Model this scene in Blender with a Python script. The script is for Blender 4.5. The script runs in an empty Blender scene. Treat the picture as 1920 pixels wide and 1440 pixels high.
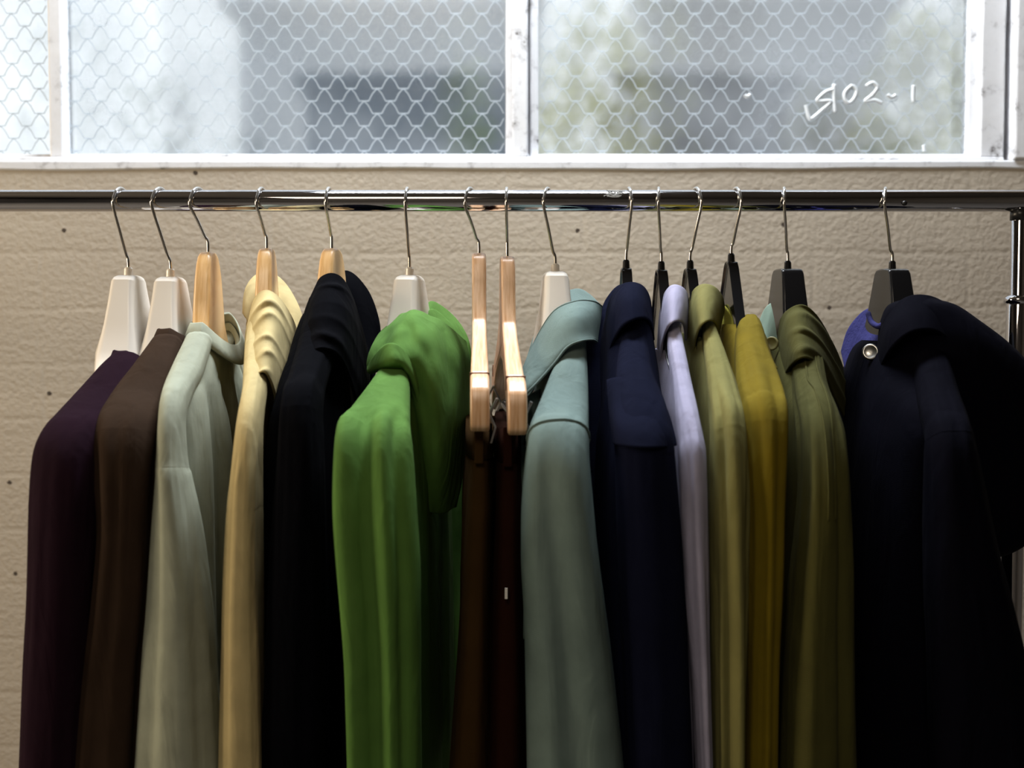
import bpy, bmesh, math, random
from mathutils import Vector, noise
PI = math.pi
rnd = random.Random(7)
scene = bpy.context.scene
COL = scene.collection

# ------------------------------------------------------------------ camera geometry (1920 x 1440 frame)
F = 2400.0
CAM = Vector((0.0, -1.6, 1.456))
PITCH = math.radians(3.0)
RAIL_Z = 1.60
RAIL_R = 0.0134
WALL_Y = 0.40

def P(px, py, Y):
    """world point on the vertical plane y = Y that shows at (px, py)"""
    a, b = (px - 960) / F, (720 - py) / F
    d = Vector((a, math.cos(PITCH) + b * math.sin(PITCH), b * math.cos(PITCH) - math.sin(PITCH)))
    return CAM + d * ((Y - CAM.y) / d.y)

# ------------------------------------------------------------------ helpers
ORIGIN = {}

def tag(o, label=None, cat=None, group=None, kind=None):
    if label: o['label'] = label
    if cat: o['category'] = cat
    if group: o['group'] = group
    if kind: o['kind'] = kind
    return o

def thing(name, label, cat, loc, group=None):
    o = bpy.data.objects.new(name, None)
    o.empty_display_size = 0.03
    COL.objects.link(o)
    o.location = loc
    ORIGIN[o.name] = Vector(loc)
    return tag(o, label, cat, group)

def link_mesh(name, me, mat=None, parent=None, smooth=True):
    o = bpy.data.objects.new(name, me)
    COL.objects.link(o)
    if mat and not me.materials: me.materials.append(mat)
    if parent: o.parent = parent
    ORIGIN[o.name] = ORIGIN[parent.name] if parent else Vector((0, 0, 0))
    if smooth:
        for p in me.polygons: p.use_smooth = True
    return o

def obj(name, geo, mat, parent=None, smooth=True, kind=None):
    """geo = (verts in world space, faces)"""
    vs, fs = geo
    org = ORIGIN[parent.name] if parent else Vector((0, 0, 0))
    me = bpy.data.meshes.new(name)
    me.from_pydata([tuple(Vector(v) - org) for v in vs], [], fs)
    bm = bmesh.new(); bm.from_mesh(me)
    bmesh.ops.recalc_face_normals(bm, faces=bm.faces)
    bm.to_mesh(me); bm.free()
    o = link_mesh(name, me, mat, parent, smooth)
    if kind: o['kind'] = kind
    return o

def join(*geos):
    V, Fc = [], []
    for vs, fs in geos:
        n = len(V)
        V += list(vs); Fc += [tuple(i + n for i in f) for f in fs]
    return V, Fc

def loft(rings, cap0=True, cap1=True):
    n = len(rings[0]); V = [p for r in rings for p in r]; Fc = []
    for i in range(len(rings) - 1):
        for j in range(n):
            k = (j + 1) % n
            Fc.append((i*n + j, i*n + k, (i+1)*n + k, (i+1)*n + j))
    if cap0: Fc.append(tuple(range(n)))
    if cap1: Fc.append(tuple((len(rings)-1)*n + j for j in range(n)))
    return V, Fc

def box(x0, x1, y0, y1, z0, z1):
    V = [Vector((x, y, z)) for z in (z0, z1) for y in (y0, y1) for x in (x0, x1)]
    return V, [(0,2,3,1),(4,5,7,6),(0,1,5,4),(2,6,7,3),(0,4,6,2),(1,3,7,5)]

def catmull(pts, sub):
    """pts: list of tuples of floats / Vectors mixed"""
    def lerp(p0, p1, p2, p3, t):
        return 0.5*((2*p1) + (p2 - p0)*t + (2*p0 - 5*p1 + 4*p2 - p3)*t*t + (3*p1 - p0 - 3*p2 + p3)*t*t*t)
    out = []; n = len(pts)
    for i in range(n - 1):
        a, b, c, d = pts[max(i-1, 0)], pts[i], pts[i+1], pts[min(i+2, n-1)]
        for s in range(sub):
            t = s / sub
            out.append(tuple(lerp(a[k], b[k], c[k], d[k], t) for k in range(len(b))))
    out.append(tuple(pts[-1]))
    return out

def sweep(points, radius, n=12, sub=6):
    """round tube along a smoothed path"""
    pts = [p[0] for p in catmull([(Vector(p),) for p in points], sub)] if sub > 1 else [Vector(p) for p in points]
    rings = []; up = None
    for i, p in enumerate(pts):
        t = (pts[min(i+1, len(pts)-1)] - pts[max(i-1, 0)]).normalized()
        if up is None:
            up = Vector((1, 0, 0)) if abs(t.x) < 0.8 else Vector((0, 0, 1))
        a = (up - t * up.dot(t)).normalized(); up = a
        b = t.cross(a)
        r = radius(i/(len(pts)-1)) if callable(radius) else radius
        rings.append([p + a*r*math.cos(2*PI*j/n) + b*r*math.sin(2*PI*j/n) for j in range(n)])
    return loft(rings)

def spow(v, e): return math.copysign(abs(v)**e, v)
def smooth(a, b, x):
    t = min(1, max(0, (x - a)/(b - a))); return t*t*(3 - 2*t)

def bevel(o, w, seg=3, ang=35):
    m = o.modifiers.new('bevel', 'BEVEL'); m.width = w; m.segments = seg
    m.limit_method = 'ANGLE'; m.angle_limit = math.radians(ang); m.harden_normals = False
    return o

def solid(o, t, off=-1):
    m = o.modifiers.new('solid', 'SOLIDIFY'); m.thickness = t; m.offset = off
    return o

# ------------------------------------------------------------------ materials
def new_mat(name):
    m = bpy.data.materials.new(name); m.use_nodes = True
    nt = m.node_tree; nt.nodes.clear()
    out = nt.nodes.new('ShaderNodeOutputMaterial')
    return m, nt, out

def N(nt, kind, **kw):
    n = nt.nodes.new(kind)
    for k, v in kw.items():
        if k.startswith('_'): setattr(n, k[1:], v)
        else: n.inputs[k.replace('_', ' ')].default_value = v
    return n

def ramp(nt, stops):
    r = nt.nodes.new('ShaderNodeValToRGB'); el = r.color_ramp.elements
    while len(el) > 1: el.remove(el[-1])
    el[0].position, el[0].color = stops[0][0], (*stops[0][1], 1)
    for p, c in stops[1:]:
        e = el.new(p); e.color = (*c, 1)
    return r

def fabric(name, c, rough=0.9, weave=900, bump=0.12, sheen=0.04, var=0.10, twill=False, k=0.6, wrinkle=0.35):
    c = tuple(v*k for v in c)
    m, nt, out = new_mat(name); L = nt.links.new
    b = N(nt, 'ShaderNodeBsdfPrincipled', Roughness=rough)
    b.inputs['Specular IOR Level'].default_value = 0.18 if max(c) > 0.05 else 0.04
    b.inputs['Sheen Weight'].default_value = sheen if max(c) > 0.05 else 0.0
    b.inputs['Sheen Roughness'].default_value = 0.45
    b.inputs['Sheen Tint'].default_value = (*[min(1, v*1.5 + 0.03) for v in c], 1)
    tc = N(nt, 'ShaderNodeTexCoord')
    n1 = N(nt, 'ShaderNodeTexNoise', Scale=22.0, Detail=4.0, Roughness=0.6)
    L(tc.outputs['Object'], n1.inputs['Vector'])
    r = ramp(nt, [(0.3, tuple(v*(1 - var) for v in c)), (0.7, tuple(min(1, v*(1 + var)) for v in c))])
    L(n1.outputs['Fac'], r.inputs['Fac']); L(r.outputs['Color'], b.inputs['Base Color'])
    if twill:
        w = N(nt, 'ShaderNodeTexWave', Scale=weave*0.35, Distortion=1.5); w.bands_direction = 'DIAGONAL'
        src = w.outputs['Fac']
    else:
        w = N(nt, 'ShaderNodeTexNoise', Scale=float(weave), Detail=2.0)
        src = w.outputs['Fac']
    L(tc.outputs['Object'], w.inputs['Vector'])
    n2 = N(nt, 'ShaderNodeTexNoise', Scale=55.0, Detail=3.0)
    L(tc.outputs['Object'], n2.inputs['Vector'])
    add = N(nt, 'ShaderNodeMath', _operation='MULTIPLY_ADD'); add.inputs[1].default_value = 3.0
    L(n2.outputs['Fac'], add.inputs[0]); L(src, add.inputs[2])
    mp = N(nt, 'ShaderNodeMapping'); mp.inputs['Scale'].default_value = (30, 30, 9); L(tc.outputs['Object'], mp.inputs['Vector'])
    n3 = N(nt, 'ShaderNodeTexNoise', Scale=1.0, Detail=3.0, Roughness=0.45, Distortion=0.9); L(mp.outputs[0], n3.inputs['Vector'])
    bw = N(nt, 'ShaderNodeBump', Strength=wrinkle, Distance=0.010); L(n3.outputs['Fac'], bw.inputs['Height'])
    bp = N(nt, 'ShaderNodeBump', Strength=bump, Distance=0.0012); L(bw.outputs['Normal'], bp.inputs['Normal'])
    L(add.outputs[0], bp.inputs['Height']); L(bp.outputs['Normal'], b.inputs['Normal'])
    L(b.outputs[0], out.inputs['Surface'])
    return m

def simple(name, c, rough=0.4, metal=0.0, coat=0.0, noise_scale=None, var=0.15, bump=0.0, spec=0.5):
    m, nt, out = new_mat(name); L = nt.links.new
    b = N(nt, 'ShaderNodeBsdfPrincipled', Roughness=rough, Metallic=metal)
    b.inputs['Base Color'].default_value = (*c, 1)
    b.inputs['Coat Weight'].default_value = coat
    b.inputs['Specular IOR Level'].default_value = spec
    if noise_scale:
        tc = N(nt, 'ShaderNodeTexCoord'); n1 = N(nt, 'ShaderNodeTexNoise', Scale=noise_scale, Detail=5.0)
        L(tc.outputs['Object'], n1.inputs['Vector'])
        r = ramp(nt, [(0.3, tuple(v*(1-var) for v in c)), (0.7, tuple(min(1, v*(1+var)) for v in c))])
        L(n1.outputs['Fac'], r.inputs['Fac']); L(r.outputs['Color'], b.inputs['Base Color'])
        if bump:
            bp = N(nt, 'ShaderNodeBump', Strength=bump, Distance=0.003)
            L(n1.outputs['Fac'], bp.inputs['Height']); L(bp.outputs['Normal'], b.inputs['Normal'])
    L(b.outputs[0], out.inputs['Surface'])
    return m

def wood(name, c0, c1):
    m, nt, out = new_mat(name); L = nt.links.new
    b = N(nt, 'ShaderNodeBsdfPrincipled', Roughness=0.33)
    b.inputs['Coat Weight'].default_value = 0.25; b.inputs['Coat Roughness'].default_value = 0.2
    tc = N(nt, 'ShaderNodeTexCoord'); mp = N(nt, 'ShaderNodeMapping'); mp.inputs['Scale'].default_value = (110, 6, 7)
    n1 = N(nt, 'ShaderNodeTexNoise', Scale=3.0, Detail=6.0, Distortion=0.8)
    L(tc.outputs['Object'], mp.inputs['Vector']); L(mp.outputs[0], n1.inputs['Vector'])
    r = ramp(nt, [(0.3, c0), (0.62, c1)]); L(n1.outputs['Fac'], r.inputs['Fac'])
    L(r.outputs['Color'], b.inputs['Base Color'])
    L(b.outputs[0], out.inputs['Surface']); return m

def wall_material():
    m, nt, out = new_mat('painted_brick'); L = nt.links.new
    b = N(nt, 'ShaderNodeBsdfPrincipled', Roughness=0.55)
    b.inputs['Specular IOR Level'].default_value = 0.3
    tc = N(nt, 'ShaderNodeTexCoord')
    # use x and z of the wall, with a little wobble
    sep = N(nt, 'ShaderNodeSeparateXYZ'); L(tc.outputs['Object'], sep.inputs[0])
    com = N(nt, 'ShaderNodeCombineXYZ'); L(sep.outputs['X'], com.inputs['X']); L(sep.outputs['Z'], com.inputs['Y'])
    nz = N(nt, 'ShaderNodeTexNoise', Scale=7.0, Detail=4.0)
    L(com.outputs[0], nz.inputs['Vector'])
    vm = N(nt, 'ShaderNodeVectorMath', _operation='SCALE'); vm.inputs['Scale'].default_value = 0.02
    L(nz.outputs['Color'], vm.inputs[0])
    va = N(nt, 'ShaderNodeVectorMath', _operation='ADD'); L(com.outputs[0], va.inputs[0]); L(vm.outputs[0], va.inputs[1])
    br = N(nt, 'ShaderNodeTexBrick', Scale=1.0)
    br.inputs['Mortar Size'].default_value = 0.007; br.inputs['Mortar Smooth'].default_value = 0.9
    br.inputs['Brick Width'].default_value = 0.24; br.inputs['Row Height'].default_value = 0.087
    br.inputs['Color1'].default_value = (1, 1, 1, 1); br.inputs['Color2'].default_value = (0.92, 0.92, 0.92, 1)
    br.inputs['Mortar'].default_value = (0.0, 0.0, 0.0, 1)
    L(va.outputs[0], br.inputs['Vector'])
    lump = N(nt, 'ShaderNodeTexNoise', Scale=9.0, Detail=5.0, Roughness=0.5); L(tc.outputs['Object'], lump.inputs['Vector'])
    fine = N(nt, 'ShaderNodeTexNoise', Scale=120.0, Detail=3.0); L(tc.outputs['Object'], fine.inputs['Vector'])
    # horizontal trowel drags
    mp = N(nt, 'ShaderNodeMapping'); mp.inputs['Scale'].default_value = (4, 4, 26); L(tc.outputs['Object'], mp.inputs['Vector'])
    drag = N(nt, 'ShaderNodeTexNoise', Scale=1.0, Detail=5.0, Roughness=0.6, Distortion=0.6); L(mp.outputs[0], drag.inputs['Vector'])
    s0 = N(nt, 'ShaderNodeSeparateColor'); L(br.outputs['Color'], s0.inputs[0])
    def ma(a, k, c):
        n = N(nt, 'ShaderNodeMath', _operation='MULTIPLY_ADD'); n.inputs[1].default_value = k
        L(a, n.inputs[0]); L(c, n.inputs[2]); return n.outputs[0]
    h = ma(lump.outputs['Fac'], 0.75, ma(fine.outputs['Fac'], 0.12, ma(drag.outputs['Fac'], 0.7, ma(s0.outputs[0], 0.26, fine.outputs['Fac']))))
    bp = N(nt, 'ShaderNodeBump', Strength=0.16, Distance=0.008); L(h, bp.inputs['Height'])
    L(bp.outputs['Normal'], b.inputs['Normal'])
    big = N(nt, 'ShaderNodeTexNoise', Scale=3.0, Detail=5.0); L(tc.outputs['Object'], big.inputs['Vector'])
    r = ramp(nt, [(0.3, WALL_C0), (0.7, WALL_C1)])
    L(big.outputs['Fac'], r.inputs['Fac'])
    # rare dark chips
    va2 = N(nt, 'ShaderNodeVectorMath', _operation='SCALE'); va2.inputs['Scale'].default_value = 0.006
    nf = N(nt, 'ShaderNodeTexNoise', Scale=180.0, Detail=2.0); L(com.outputs[0], nf.inputs['Vector']); L(nf.outputs['Color'], va2.inputs[0])
    vb = N(nt, 'ShaderNodeVectorMath', _operation='ADD'); L(com.outputs[0], vb.inputs[0]); L(va2.outputs[0], vb.inputs[1])
    cur = None
    for px, py in ((18, 905), (28, 1076), (366, 324), (1469, 421), (120, 432), (92, 738), (1555, 577), (1083, 432)):
        q = P(px, py, WALL_Y)
        dn = N(nt, 'ShaderNodeVectorMath', _operation='DISTANCE'); dn.inputs[1].default_value = (q.x + 0.003, q.z + 0.003, 0.003)
        L(vb.outputs[0], dn.inputs[0])
        if cur is None: cur = dn.outputs['Value']
        else:
            mn = N(nt, 'ShaderNodeMath', _operation='MINIMUM'); L(cur, mn.inputs[0]); L(dn.outputs['Value'], mn.inputs[1]); cur = mn.outputs[0]
    lt = N(nt, 'ShaderNodeMath', _operation='LESS_THAN'); lt.inputs[1].default_value = 0.0034; L(cur, lt.inputs[0])
    mx = N(nt, 'ShaderNodeMixRGB'); mx.inputs['Color2'].default_value = (0.06, 0.045, 0.035, 1)
    L(lt.outputs[0], mx.inputs['Fac']); L(r.outputs['Color'], mx.inputs['Color1'])
    L(mx.outputs[0], b.inputs['Base Color'])
    L(b.outputs[0], out.inputs['Surface']); return m

WALL_C0, WALL_C1 = (0.375, 0.325, 0.265), (0.45, 0.395, 0.32)

def chipped_paint():
    m, nt, out = new_mat('chipped_white_paint'); L = nt.links.new
    b = N(nt, 'ShaderNodeBsdfPrincipled', Roughness=0.4)
    tc = N(nt, 'ShaderNodeTexCoord')
    n1 = N(nt, 'ShaderNodeTexNoise', Scale=26.0, Detail=8.0, Roughness=0.7); L(tc.outputs['Object'], n1.inputs['Vector'])
    r = ramp(nt, [(0.0, (0.08, 0.075, 0.07)), (0.33, (0.10, 0.09, 0.085)), (0.37, (0.45, 0.45, 0.47)), (0.46, (0.66, 0.67, 0.70)), (1.0, (0.76, 0.77, 0.80))])
    L(n1.outputs['Fac'], r.inputs['Fac']); L(r.outputs['Color'], b.inputs['Base Color'])
    bp = N(nt, 'ShaderNodeBump', Strength=0.3, Distance=0.003); L(n1.outputs['Fac'], bp.inputs['Height']); L(bp.outputs[0], b.inputs['Normal'])
    L(b.outputs[0], out.inputs['Surface']); return m

def glass_material():
    m, nt, out = new_mat('dirty_wired_glass'); L = nt.links.new
    tr0 = N(nt, 'ShaderNodeBsdfTransparent'); tr0.inputs['Color'].default_value = (0.90, 0.92, 0.92, 1)
    rf = N(nt, 'ShaderNodeBsdfRefraction', Roughness=0.14, IOR=1.45); rf.inputs['Color'].default_value = (0.95, 0.97, 0.97, 1)
    tr = N(nt, 'ShaderNodeMixShader'); tr.inputs['Fac'].default_value = 0.6; L(tr0.outputs[0], tr.inputs[1]); L(rf.outputs[0], tr.inputs[2])
    tl = N(nt, 'ShaderNodeBsdfTranslucent'); tl.inputs['Color'].default_value = (0.85, 0.9, 0.97, 1)
    gl = N(nt, 'ShaderNodeBsdfGlossy', Roughness=0.15)
    tc = N(nt, 'ShaderNodeTexCoord')
    n1 = N(nt, 'ShaderNodeTexNoise', Scale=4.0, Detail=6.0, Roughness=0.6); L(tc.outputs['Object'], n1.inputs['Vector'])
    r = ramp(nt, [(0.40, (0.05,)*3), (0.70, (0.30,)*3)]); L(n1.outputs['Fac'], r.inputs['Fac'])
    mx = N(nt, 'ShaderNodeMixShader'); L(r.outputs['Color'], mx.inputs['Fac']); L(tr.outputs[0], mx.inputs[1]); L(tl.outputs[0], mx.inputs[2])
    mx2 = N(nt, 'ShaderNodeMixShader'); mx2.inputs['Fac'].default_value = 0.04; L(mx.outputs[0], mx2.inputs[1]); L(gl.outputs[0], mx2.inputs[2])
    L(mx2.outputs[0], out.inputs['Surface']); return m

def wire_material():
    m, nt, out = new_mat('glass_embedded_wire'); L = nt.links.new
    tl = N(nt, 'ShaderNodeBsdfTranslucent'); tl.inputs['Color'].default_value = (0.62, 0.68, 0.72, 1)
    df = N(nt, 'ShaderNodeBsdfDiffuse'); df.inputs['Color'].default_value = (0.8, 0.85, 0.9, 1)
    mx = N(nt, 'ShaderNodeMixShader'); mx.inputs['Fac'].default_value = 0.3
    L(tl.outputs[0], mx.inputs[1]); L(df.outputs[0], mx.inputs[2])
    tp = N(nt, 'ShaderNodeBsdfTransparent'); m2 = N(nt, 'ShaderNodeMixShader'); m2.inputs['Fac'].default_value = 0.5
    L(mx.outputs[0], m2.inputs[1]); L(tp.outputs[0], m2.inputs[2]); L(m2.outputs[0], out.inputs['Surface']); return m

M = dict(
    wall=wall_material(), paint=chipped_paint(), glass=glass_material(), wire=wire_material(),
    chrome=simple('chrome', (0.58, 0.58, 0.61), 0.05, 1.0),
    steel=simple('hook_steel', (0.62, 0.60, 0.57), 0.18, 1.0),
    clip=simple('clip_steel', (0.45, 0.45, 0.46), 0.25, 1.0),
    dark=simple('dark_plastic', (0.012, 0.012, 0.013), 0.35),
    hwhite=simple('ivory_plastic', (0.80, 0.74, 0.66), 0.22, coat=0.3),
    hblack=simple('black_gloss_plastic', (0.008, 0.008, 0.009), 0.14, coat=0.0, spec=0.5),
    wood_pale=wood('pale_beech', (0.70, 0.39, 0.14), (0.86, 0.57, 0.28)),
    wood_red=wood('warm_beech', (0.56, 0.30, 0.14), (0.74, 0.49, 0.31)),
    notch_shade=simple('notch_shade_brown', (0.16, 0.07, 0.04), 0.5),
    mark=simple('white_marker_paint', (0.55, 0.58, 0.60), 0.7),
    room=simple('room_plaster', (0.11, 0.10, 0.09), 0.8, noise_scale=3.0),
    floor=simple('worn_concrete', (0.16, 0.15, 0.14), 0.6, noise_scale=5.0, bump=0.2),
    metal_btn=simple('dull_metal', (0.5, 0.5, 0.48), 0.3, 1.0),
    btn_pale=simple('pearl_button', (0.65, 0.72, 0.78), 0.25, coat=0.4),
    btn_olive=simple('olive_button', (0.16, 0.15, 0.06), 0.35),
    tagw=simple('white_cotton_tag', (0.85, 0.83, 0.8), 0.8),
)
FAB = dict(
    purple=fabric('aubergine_jersey', (0.045, 0.017, 0.034), k=0.28, weave=1200),
    brown=fabric('brown_jersey', (0.085, 0.052, 0.034), k=0.36, weave=1200),
    mint=fabric('sage_white_jersey', (0.6, 0.64, 0.5), k=0.5, weave=1200),
    yellow=fabric('straw_jersey', (0.74, 0.6, 0.3), k=0.66, weave=1200),
    black=fabric('ink_fleece', (0.007, 0.008, 0.018), k=0.12, weave=800),
    green=fabric('leaf_green_fleece', (0.15, 0.33, 0.065), k=0.52, weave=900),
    trouser=fabric('brown_cotton', (0.085, 0.044, 0.014), k=0.5, weave=700, twill=True),
    trouser2=fabric('dark_oxblood_cotton', (0.05, 0.016, 0.009), k=0.4, weave=700, twill=True),
    teal=fabric('dusty_teal_twill', (0.25, 0.35, 0.33), k=0.5, weave=900, twill=True, bump=0.25),
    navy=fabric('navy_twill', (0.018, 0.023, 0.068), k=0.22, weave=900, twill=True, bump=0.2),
    lav=fabric('lavender_poplin', (0.6, 0.58, 0.8), k=0.5, weave=1000),
    sage=fabric('sage_cotton', (0.34, 0.32, 0.11), k=0.45, weave=1000),
    mustard=fabric('mustard_canvas', (0.35, 0.255, 0.006), k=0.34, weave=800, twill=True),
    mustard_in=fabric('light_mustard_lining', (0.45, 0.42, 0.06), weave=800),
    olive=fabric('olive_canvas', (0.135, 0.13, 0.03), k=0.38, weave=800, twill=True, bump=0.25),
    olive_in=fabric('mint_lining', (0.33, 0.45, 0.36), weave=800),
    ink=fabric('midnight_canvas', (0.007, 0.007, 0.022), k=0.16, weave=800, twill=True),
    ink_in=fabric('blue_quilted_lining', (0.035, 0.035, 0.16), k=0.6, weave=300, bump=0.6),
)

# ------------------------------------------------------------------ the room
WX0, WX1 = -2.6, P(1897, 300, WALL_Y).x           # window opening
WZ0 = P(960, 301, WALL_Y).z
WZ1 = 2.95
RX0, RX1, RY0, RZ1 = -3.4, 3.4, -5.0, 3.6

def structure(name, geo, mat, smooth=False):
    o = obj(name, geo, mat, None, smooth); o['kind'] = 'structure'; return o

T = 0.30
structure('wall_back', join(box(RX0, RX1, WALL_Y, WALL_Y+T, 0, WZ0), box(RX0, RX1, WALL_Y, WALL_Y+T, WZ1, RZ1),
          box(RX0, WX0, WALL_Y, WALL_Y+T, WZ0, WZ1), box(WX1+0.20, RX1, WALL_Y, WALL_Y+T, WZ0, WZ1)), M['wall'])
structure('floor', box(RX0, RX1, RY0, WALL_Y+T, -0.1, 0), M['floor'])
structure('ceiling', box(RX0, RX1, RY0, WALL_Y+T, RZ1, RZ1+0.1), M['room'])
structure('wall_left', box(RX0-0.1, RX0, RY0, WALL_Y+T, 0, RZ1), M['room'])
structure('wall_right', box(RX1, RX1+0.1, RY0, WALL_Y+T, 0, RZ1), M['room'])
structure('wall_front', box(RX0, RX1, RY0-0.1, RY0, 0, RZ1), M['room'])

# ------------------------------------------------------------------ the window
win = bpy.data.objects.new('window_1', None); COL.objects.link(win); win['kind'] = 'structure'
win.location = (0, WALL_Y, WZ0); ORIGIN['window_1'] = Vector(win.location)
FY = WALL_Y + 0.012                                # front face of the sash
GY = WALL_Y + 0.045                                # glass plane
def wx(px, Y=FY): return P(px, 250, Y).x
def wz(py, Y=FY): return P(960, py, Y).z
sill_top = wz(300, WALL_Y-0.002)
def rough_bar(x0, x1, y0, y1, z0, z1, amp, seed, axis):
    """a painted timber bar whose front lower edge is a little uneven"""
    n = 90; rings = []
    for i in range(n+1):
        t = i/n
        w = amp*noise.noise(Vector((t*30, seed, 0.3)))
        if axis == 'x':
            x = x0+(x1-x0)*t
            rings.append([Vector((x, y0, z0+w)), Vector((x, y0, z1)), Vector((x, y1, z1)), Vector((x, y1, z0))])
        else:
            z = z0+(z1-z0)*t
            rings.append([Vector((x0+w, y0, z)), Vector((x1+w*0.6, y0, z)), Vector((x1, y1, z)), Vector((x0, y1, z))])
    return loft(rings)
bevel(obj('sill', rough_bar(WX0-0.05, 1.6, WALL_Y-0.002, WALL_Y+0.05, wz(318, WALL_Y-0.002), sill_top, 0.003, 1.7, 'x'), M['paint'], win, False), 0.003, 2)
bevel(obj('bottom_rail', join(rough_bar(WX0, wx(1884), FY, FY+0.05, sill_top-0.001, wz(294), 0.001, 5.1, 'x'),
      rough_bar(WX0, wx(1884), FY+0.018, FY+0.05, wz(296), wz(286), 0.001, 8.1, 'x')), M['paint'], win, False), 0.002, 2)
obj('gap_shade_strip', box(wx(1878), wx(1904), FY+0.05, FY+0.09, sill_top-0.002, WZ1), M['dark'], win, False)  # dark strip added behind the jamb gap, standing in for its shade
bevel(obj('top_rail', box(WX0, wx(1884), FY, FY+0.05, WZ1-0.06, WZ1), M['paint'], win, False), 0.004, 2)
def upright(name, a, b, extra=()):
    g = [rough_bar(wx(a), wx(b), FY+0.001, FY+0.05, sill_top+0.006, WZ1-0.05, 0.0012, a*0.37, 'z')]
    for (p, q, dy) in extra:
        g.append(rough_bar(wx(p), wx(q), FY+dy, FY+0.05, sill_top+0.006, WZ1-0.05, 0.0012, p*0.77, 'z'))
    return bevel(obj(name, join(*g), M['paint'], win, False), 0.003, 2)
upright('muntin', 92, 118)
upright('muntin', 960, 990, [(948, 962, 0.02), (994, 1010, 0.012), (988, 996, 0.03)])
upright('stile', 1838, 1884, [(1822, 1840, 0.022)])
upright('stile', -800, -760)
bevel(obj('jamb', rough_bar(wx(1893), wx(1893)+0.24, WALL_Y-0.006, WALL_Y+0.2, sill_top, WZ1, 0.0012, 3.3, 'z'), M['paint'], win, False), 0.004, 2)

def hex_wires(x0, x1, z0, z1, y, pitch=0.0415, row=0.0195, w=0.0008):
    V, Fc = [], []
    def seg(a, b):
        d = (b-a); n = Vector((-d.z, 0, d.x)).normalized()*w
        k = len(V)
        for q in (-0.0006, 0.0006):
            V.extend([a+n+Vector((0,q,0)), a-n+Vector((0,q,0)), b-n+Vector((0,q,0)), b+n+Vector((0,q,0))])
        Fc.extend([(k,k+1,k+2,k+3),(k+4,k+7,k+6,k+5),(k,k+4,k+5,k+1),(k+2,k+6,k+7,k+3),(k,k+3,k+7,k+4),(k+1,k+5,k+6,k+2)])
    r = 0; z = z0
    while z < z1 - row:
        off = (r % 2)*pitch/2
        x = x0 + off - pitch
        while x < x1 + pitch:
            # one twisted knot with four wires leaving it: rounded hexagon net
            pts = [Vector((x, y, z)), Vector((x + pitch*0.18, y, z)), Vector((x + pitch*0.33, y, z + row*0.62)), Vector((x + pitch*0.5, y, z + row))]
            pm = [Vector((x, y, z)), Vector((x - pitch*0.18, y, z)), Vector((x - pitch*0.33, y, z + row*0.62)), Vector((x - pitch*0.5, y, z + row))]
            for pl in (pts, pm):
                for a, b in zip(pl, pl[1:]):
                    if min(a.x, b.x) > x0 and max(a.x, b.x) < x1: seg(a, b)
            x += pitch
        z += row; r += 1
    return V, Fc

panes = []
for (a, b) in ((-760, 92), (118, 950), (1006, 1826)):
    x0, x1 = wx(a, GY), wx(b, GY); z0, z1 = wz(287, GY)-0.006, WZ1-0.05
    pane = obj('glass_pane', box(x0-0.004, x1+0.004, GY, GY+0.005, z0, z1), M['glass'], win, False)
    panes.append(pane)
    obj('wire_mesh', hex_wires(x0, x1, z0-0.01, z1+0.01, GY-0.0012), M['wire'], pane, False)

# white marker writing on the right-hand pane
def stroke(pts, r=0.0031):
    return sweep([P(x, y, GY-0.0015) for x, y in pts], r, 8, 5)
glyphs = [
    stroke([(1511, 197), (1513, 206), (1517, 221), (1523, 222), (1540, 208), (1557, 192), (1553, 189), (1534, 190), (1535, 184), (1549, 172), (1562, 168)]),
    stroke([(1564, 158), (1564, 185), (1566, 211)]),
    stroke([(1598, 160), (1585, 172), (1584, 186), (1592, 193), (1602, 184), (1606, 170), (1598, 160)]),
    stroke([(1624, 162), (1636, 155), (1645, 164), (1636, 178), (1622, 190), (1640, 188), (1653, 194)]),
    stroke([(1664, 178), (1672, 183), (1680, 178)]),
    stroke([(1713, 160), (1712, 182), (1713, 191)]),
    stroke([(1396, 178), (1401, 182), (1407, 177)]),
    stroke([(1732, 272), (1733, 284)], 0.003),
]
tag(obj('handwriting', join(*glyphs), M['mark'], panes[2]), 'handwritten white marker figures')

# ------------------------------------------------------------------ outside, beyond the window
M['bldg'] = simple('blue_grey_render', (0.11, 0.145, 0.20), 0.8, noise_scale=2.0)
M['bldg2'] = simple('grey_render', (0.12, 0.12, 0.135), 0.8, noise_scale=2.0)
M['leafy'] = simple('yellow_green_leaf', (0.36, 0.36, 0.04), 0.6, noise_scale=6.0, var=0.35)
M['leafg'] = simple('grey_green_leaf', (0.12, 0.19, 0.09), 0.6, noise_scale=6.0, var=0.35)
M['bark'] = simple('bark', (0.10, 0.07, 0.05), 0.9, noise_scale=20)
M['yard'] = simple('yard_gravel', (0.35, 0.34, 0.32), 0.9, noise_scale=20)
structure('ground_yard', box(-9, 9, WALL_Y+T, 14, -0.12, -0.02), M['yard'])

def building(px0, px1, top_py, Y, mat, label):
    a, b = P(px0, 250, Y), P(px1, 250, Y); zt = P(960, top_py, Y).z
    t = thing('outbuilding', label, 'building', ((a.x+b.x)/2, Y+1, 0))
    obj('wall', box(a.x, b.x, Y, Y+2, -0.02, zt), mat, t, False)
    obj('roof', box(a.x-0.08, b.x+0.08, Y-0.08, Y+2.1, zt, zt+0.07), mat, t, False)
building(450, 990, 20, 4.6, M['bldg'], 'blue grey outbuilding behind the middle window pane')
building(1215, 1660, 10, 5.2, M['bldg2'], 'grey outbuilding between the shrubs behind the right window pane')

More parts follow.
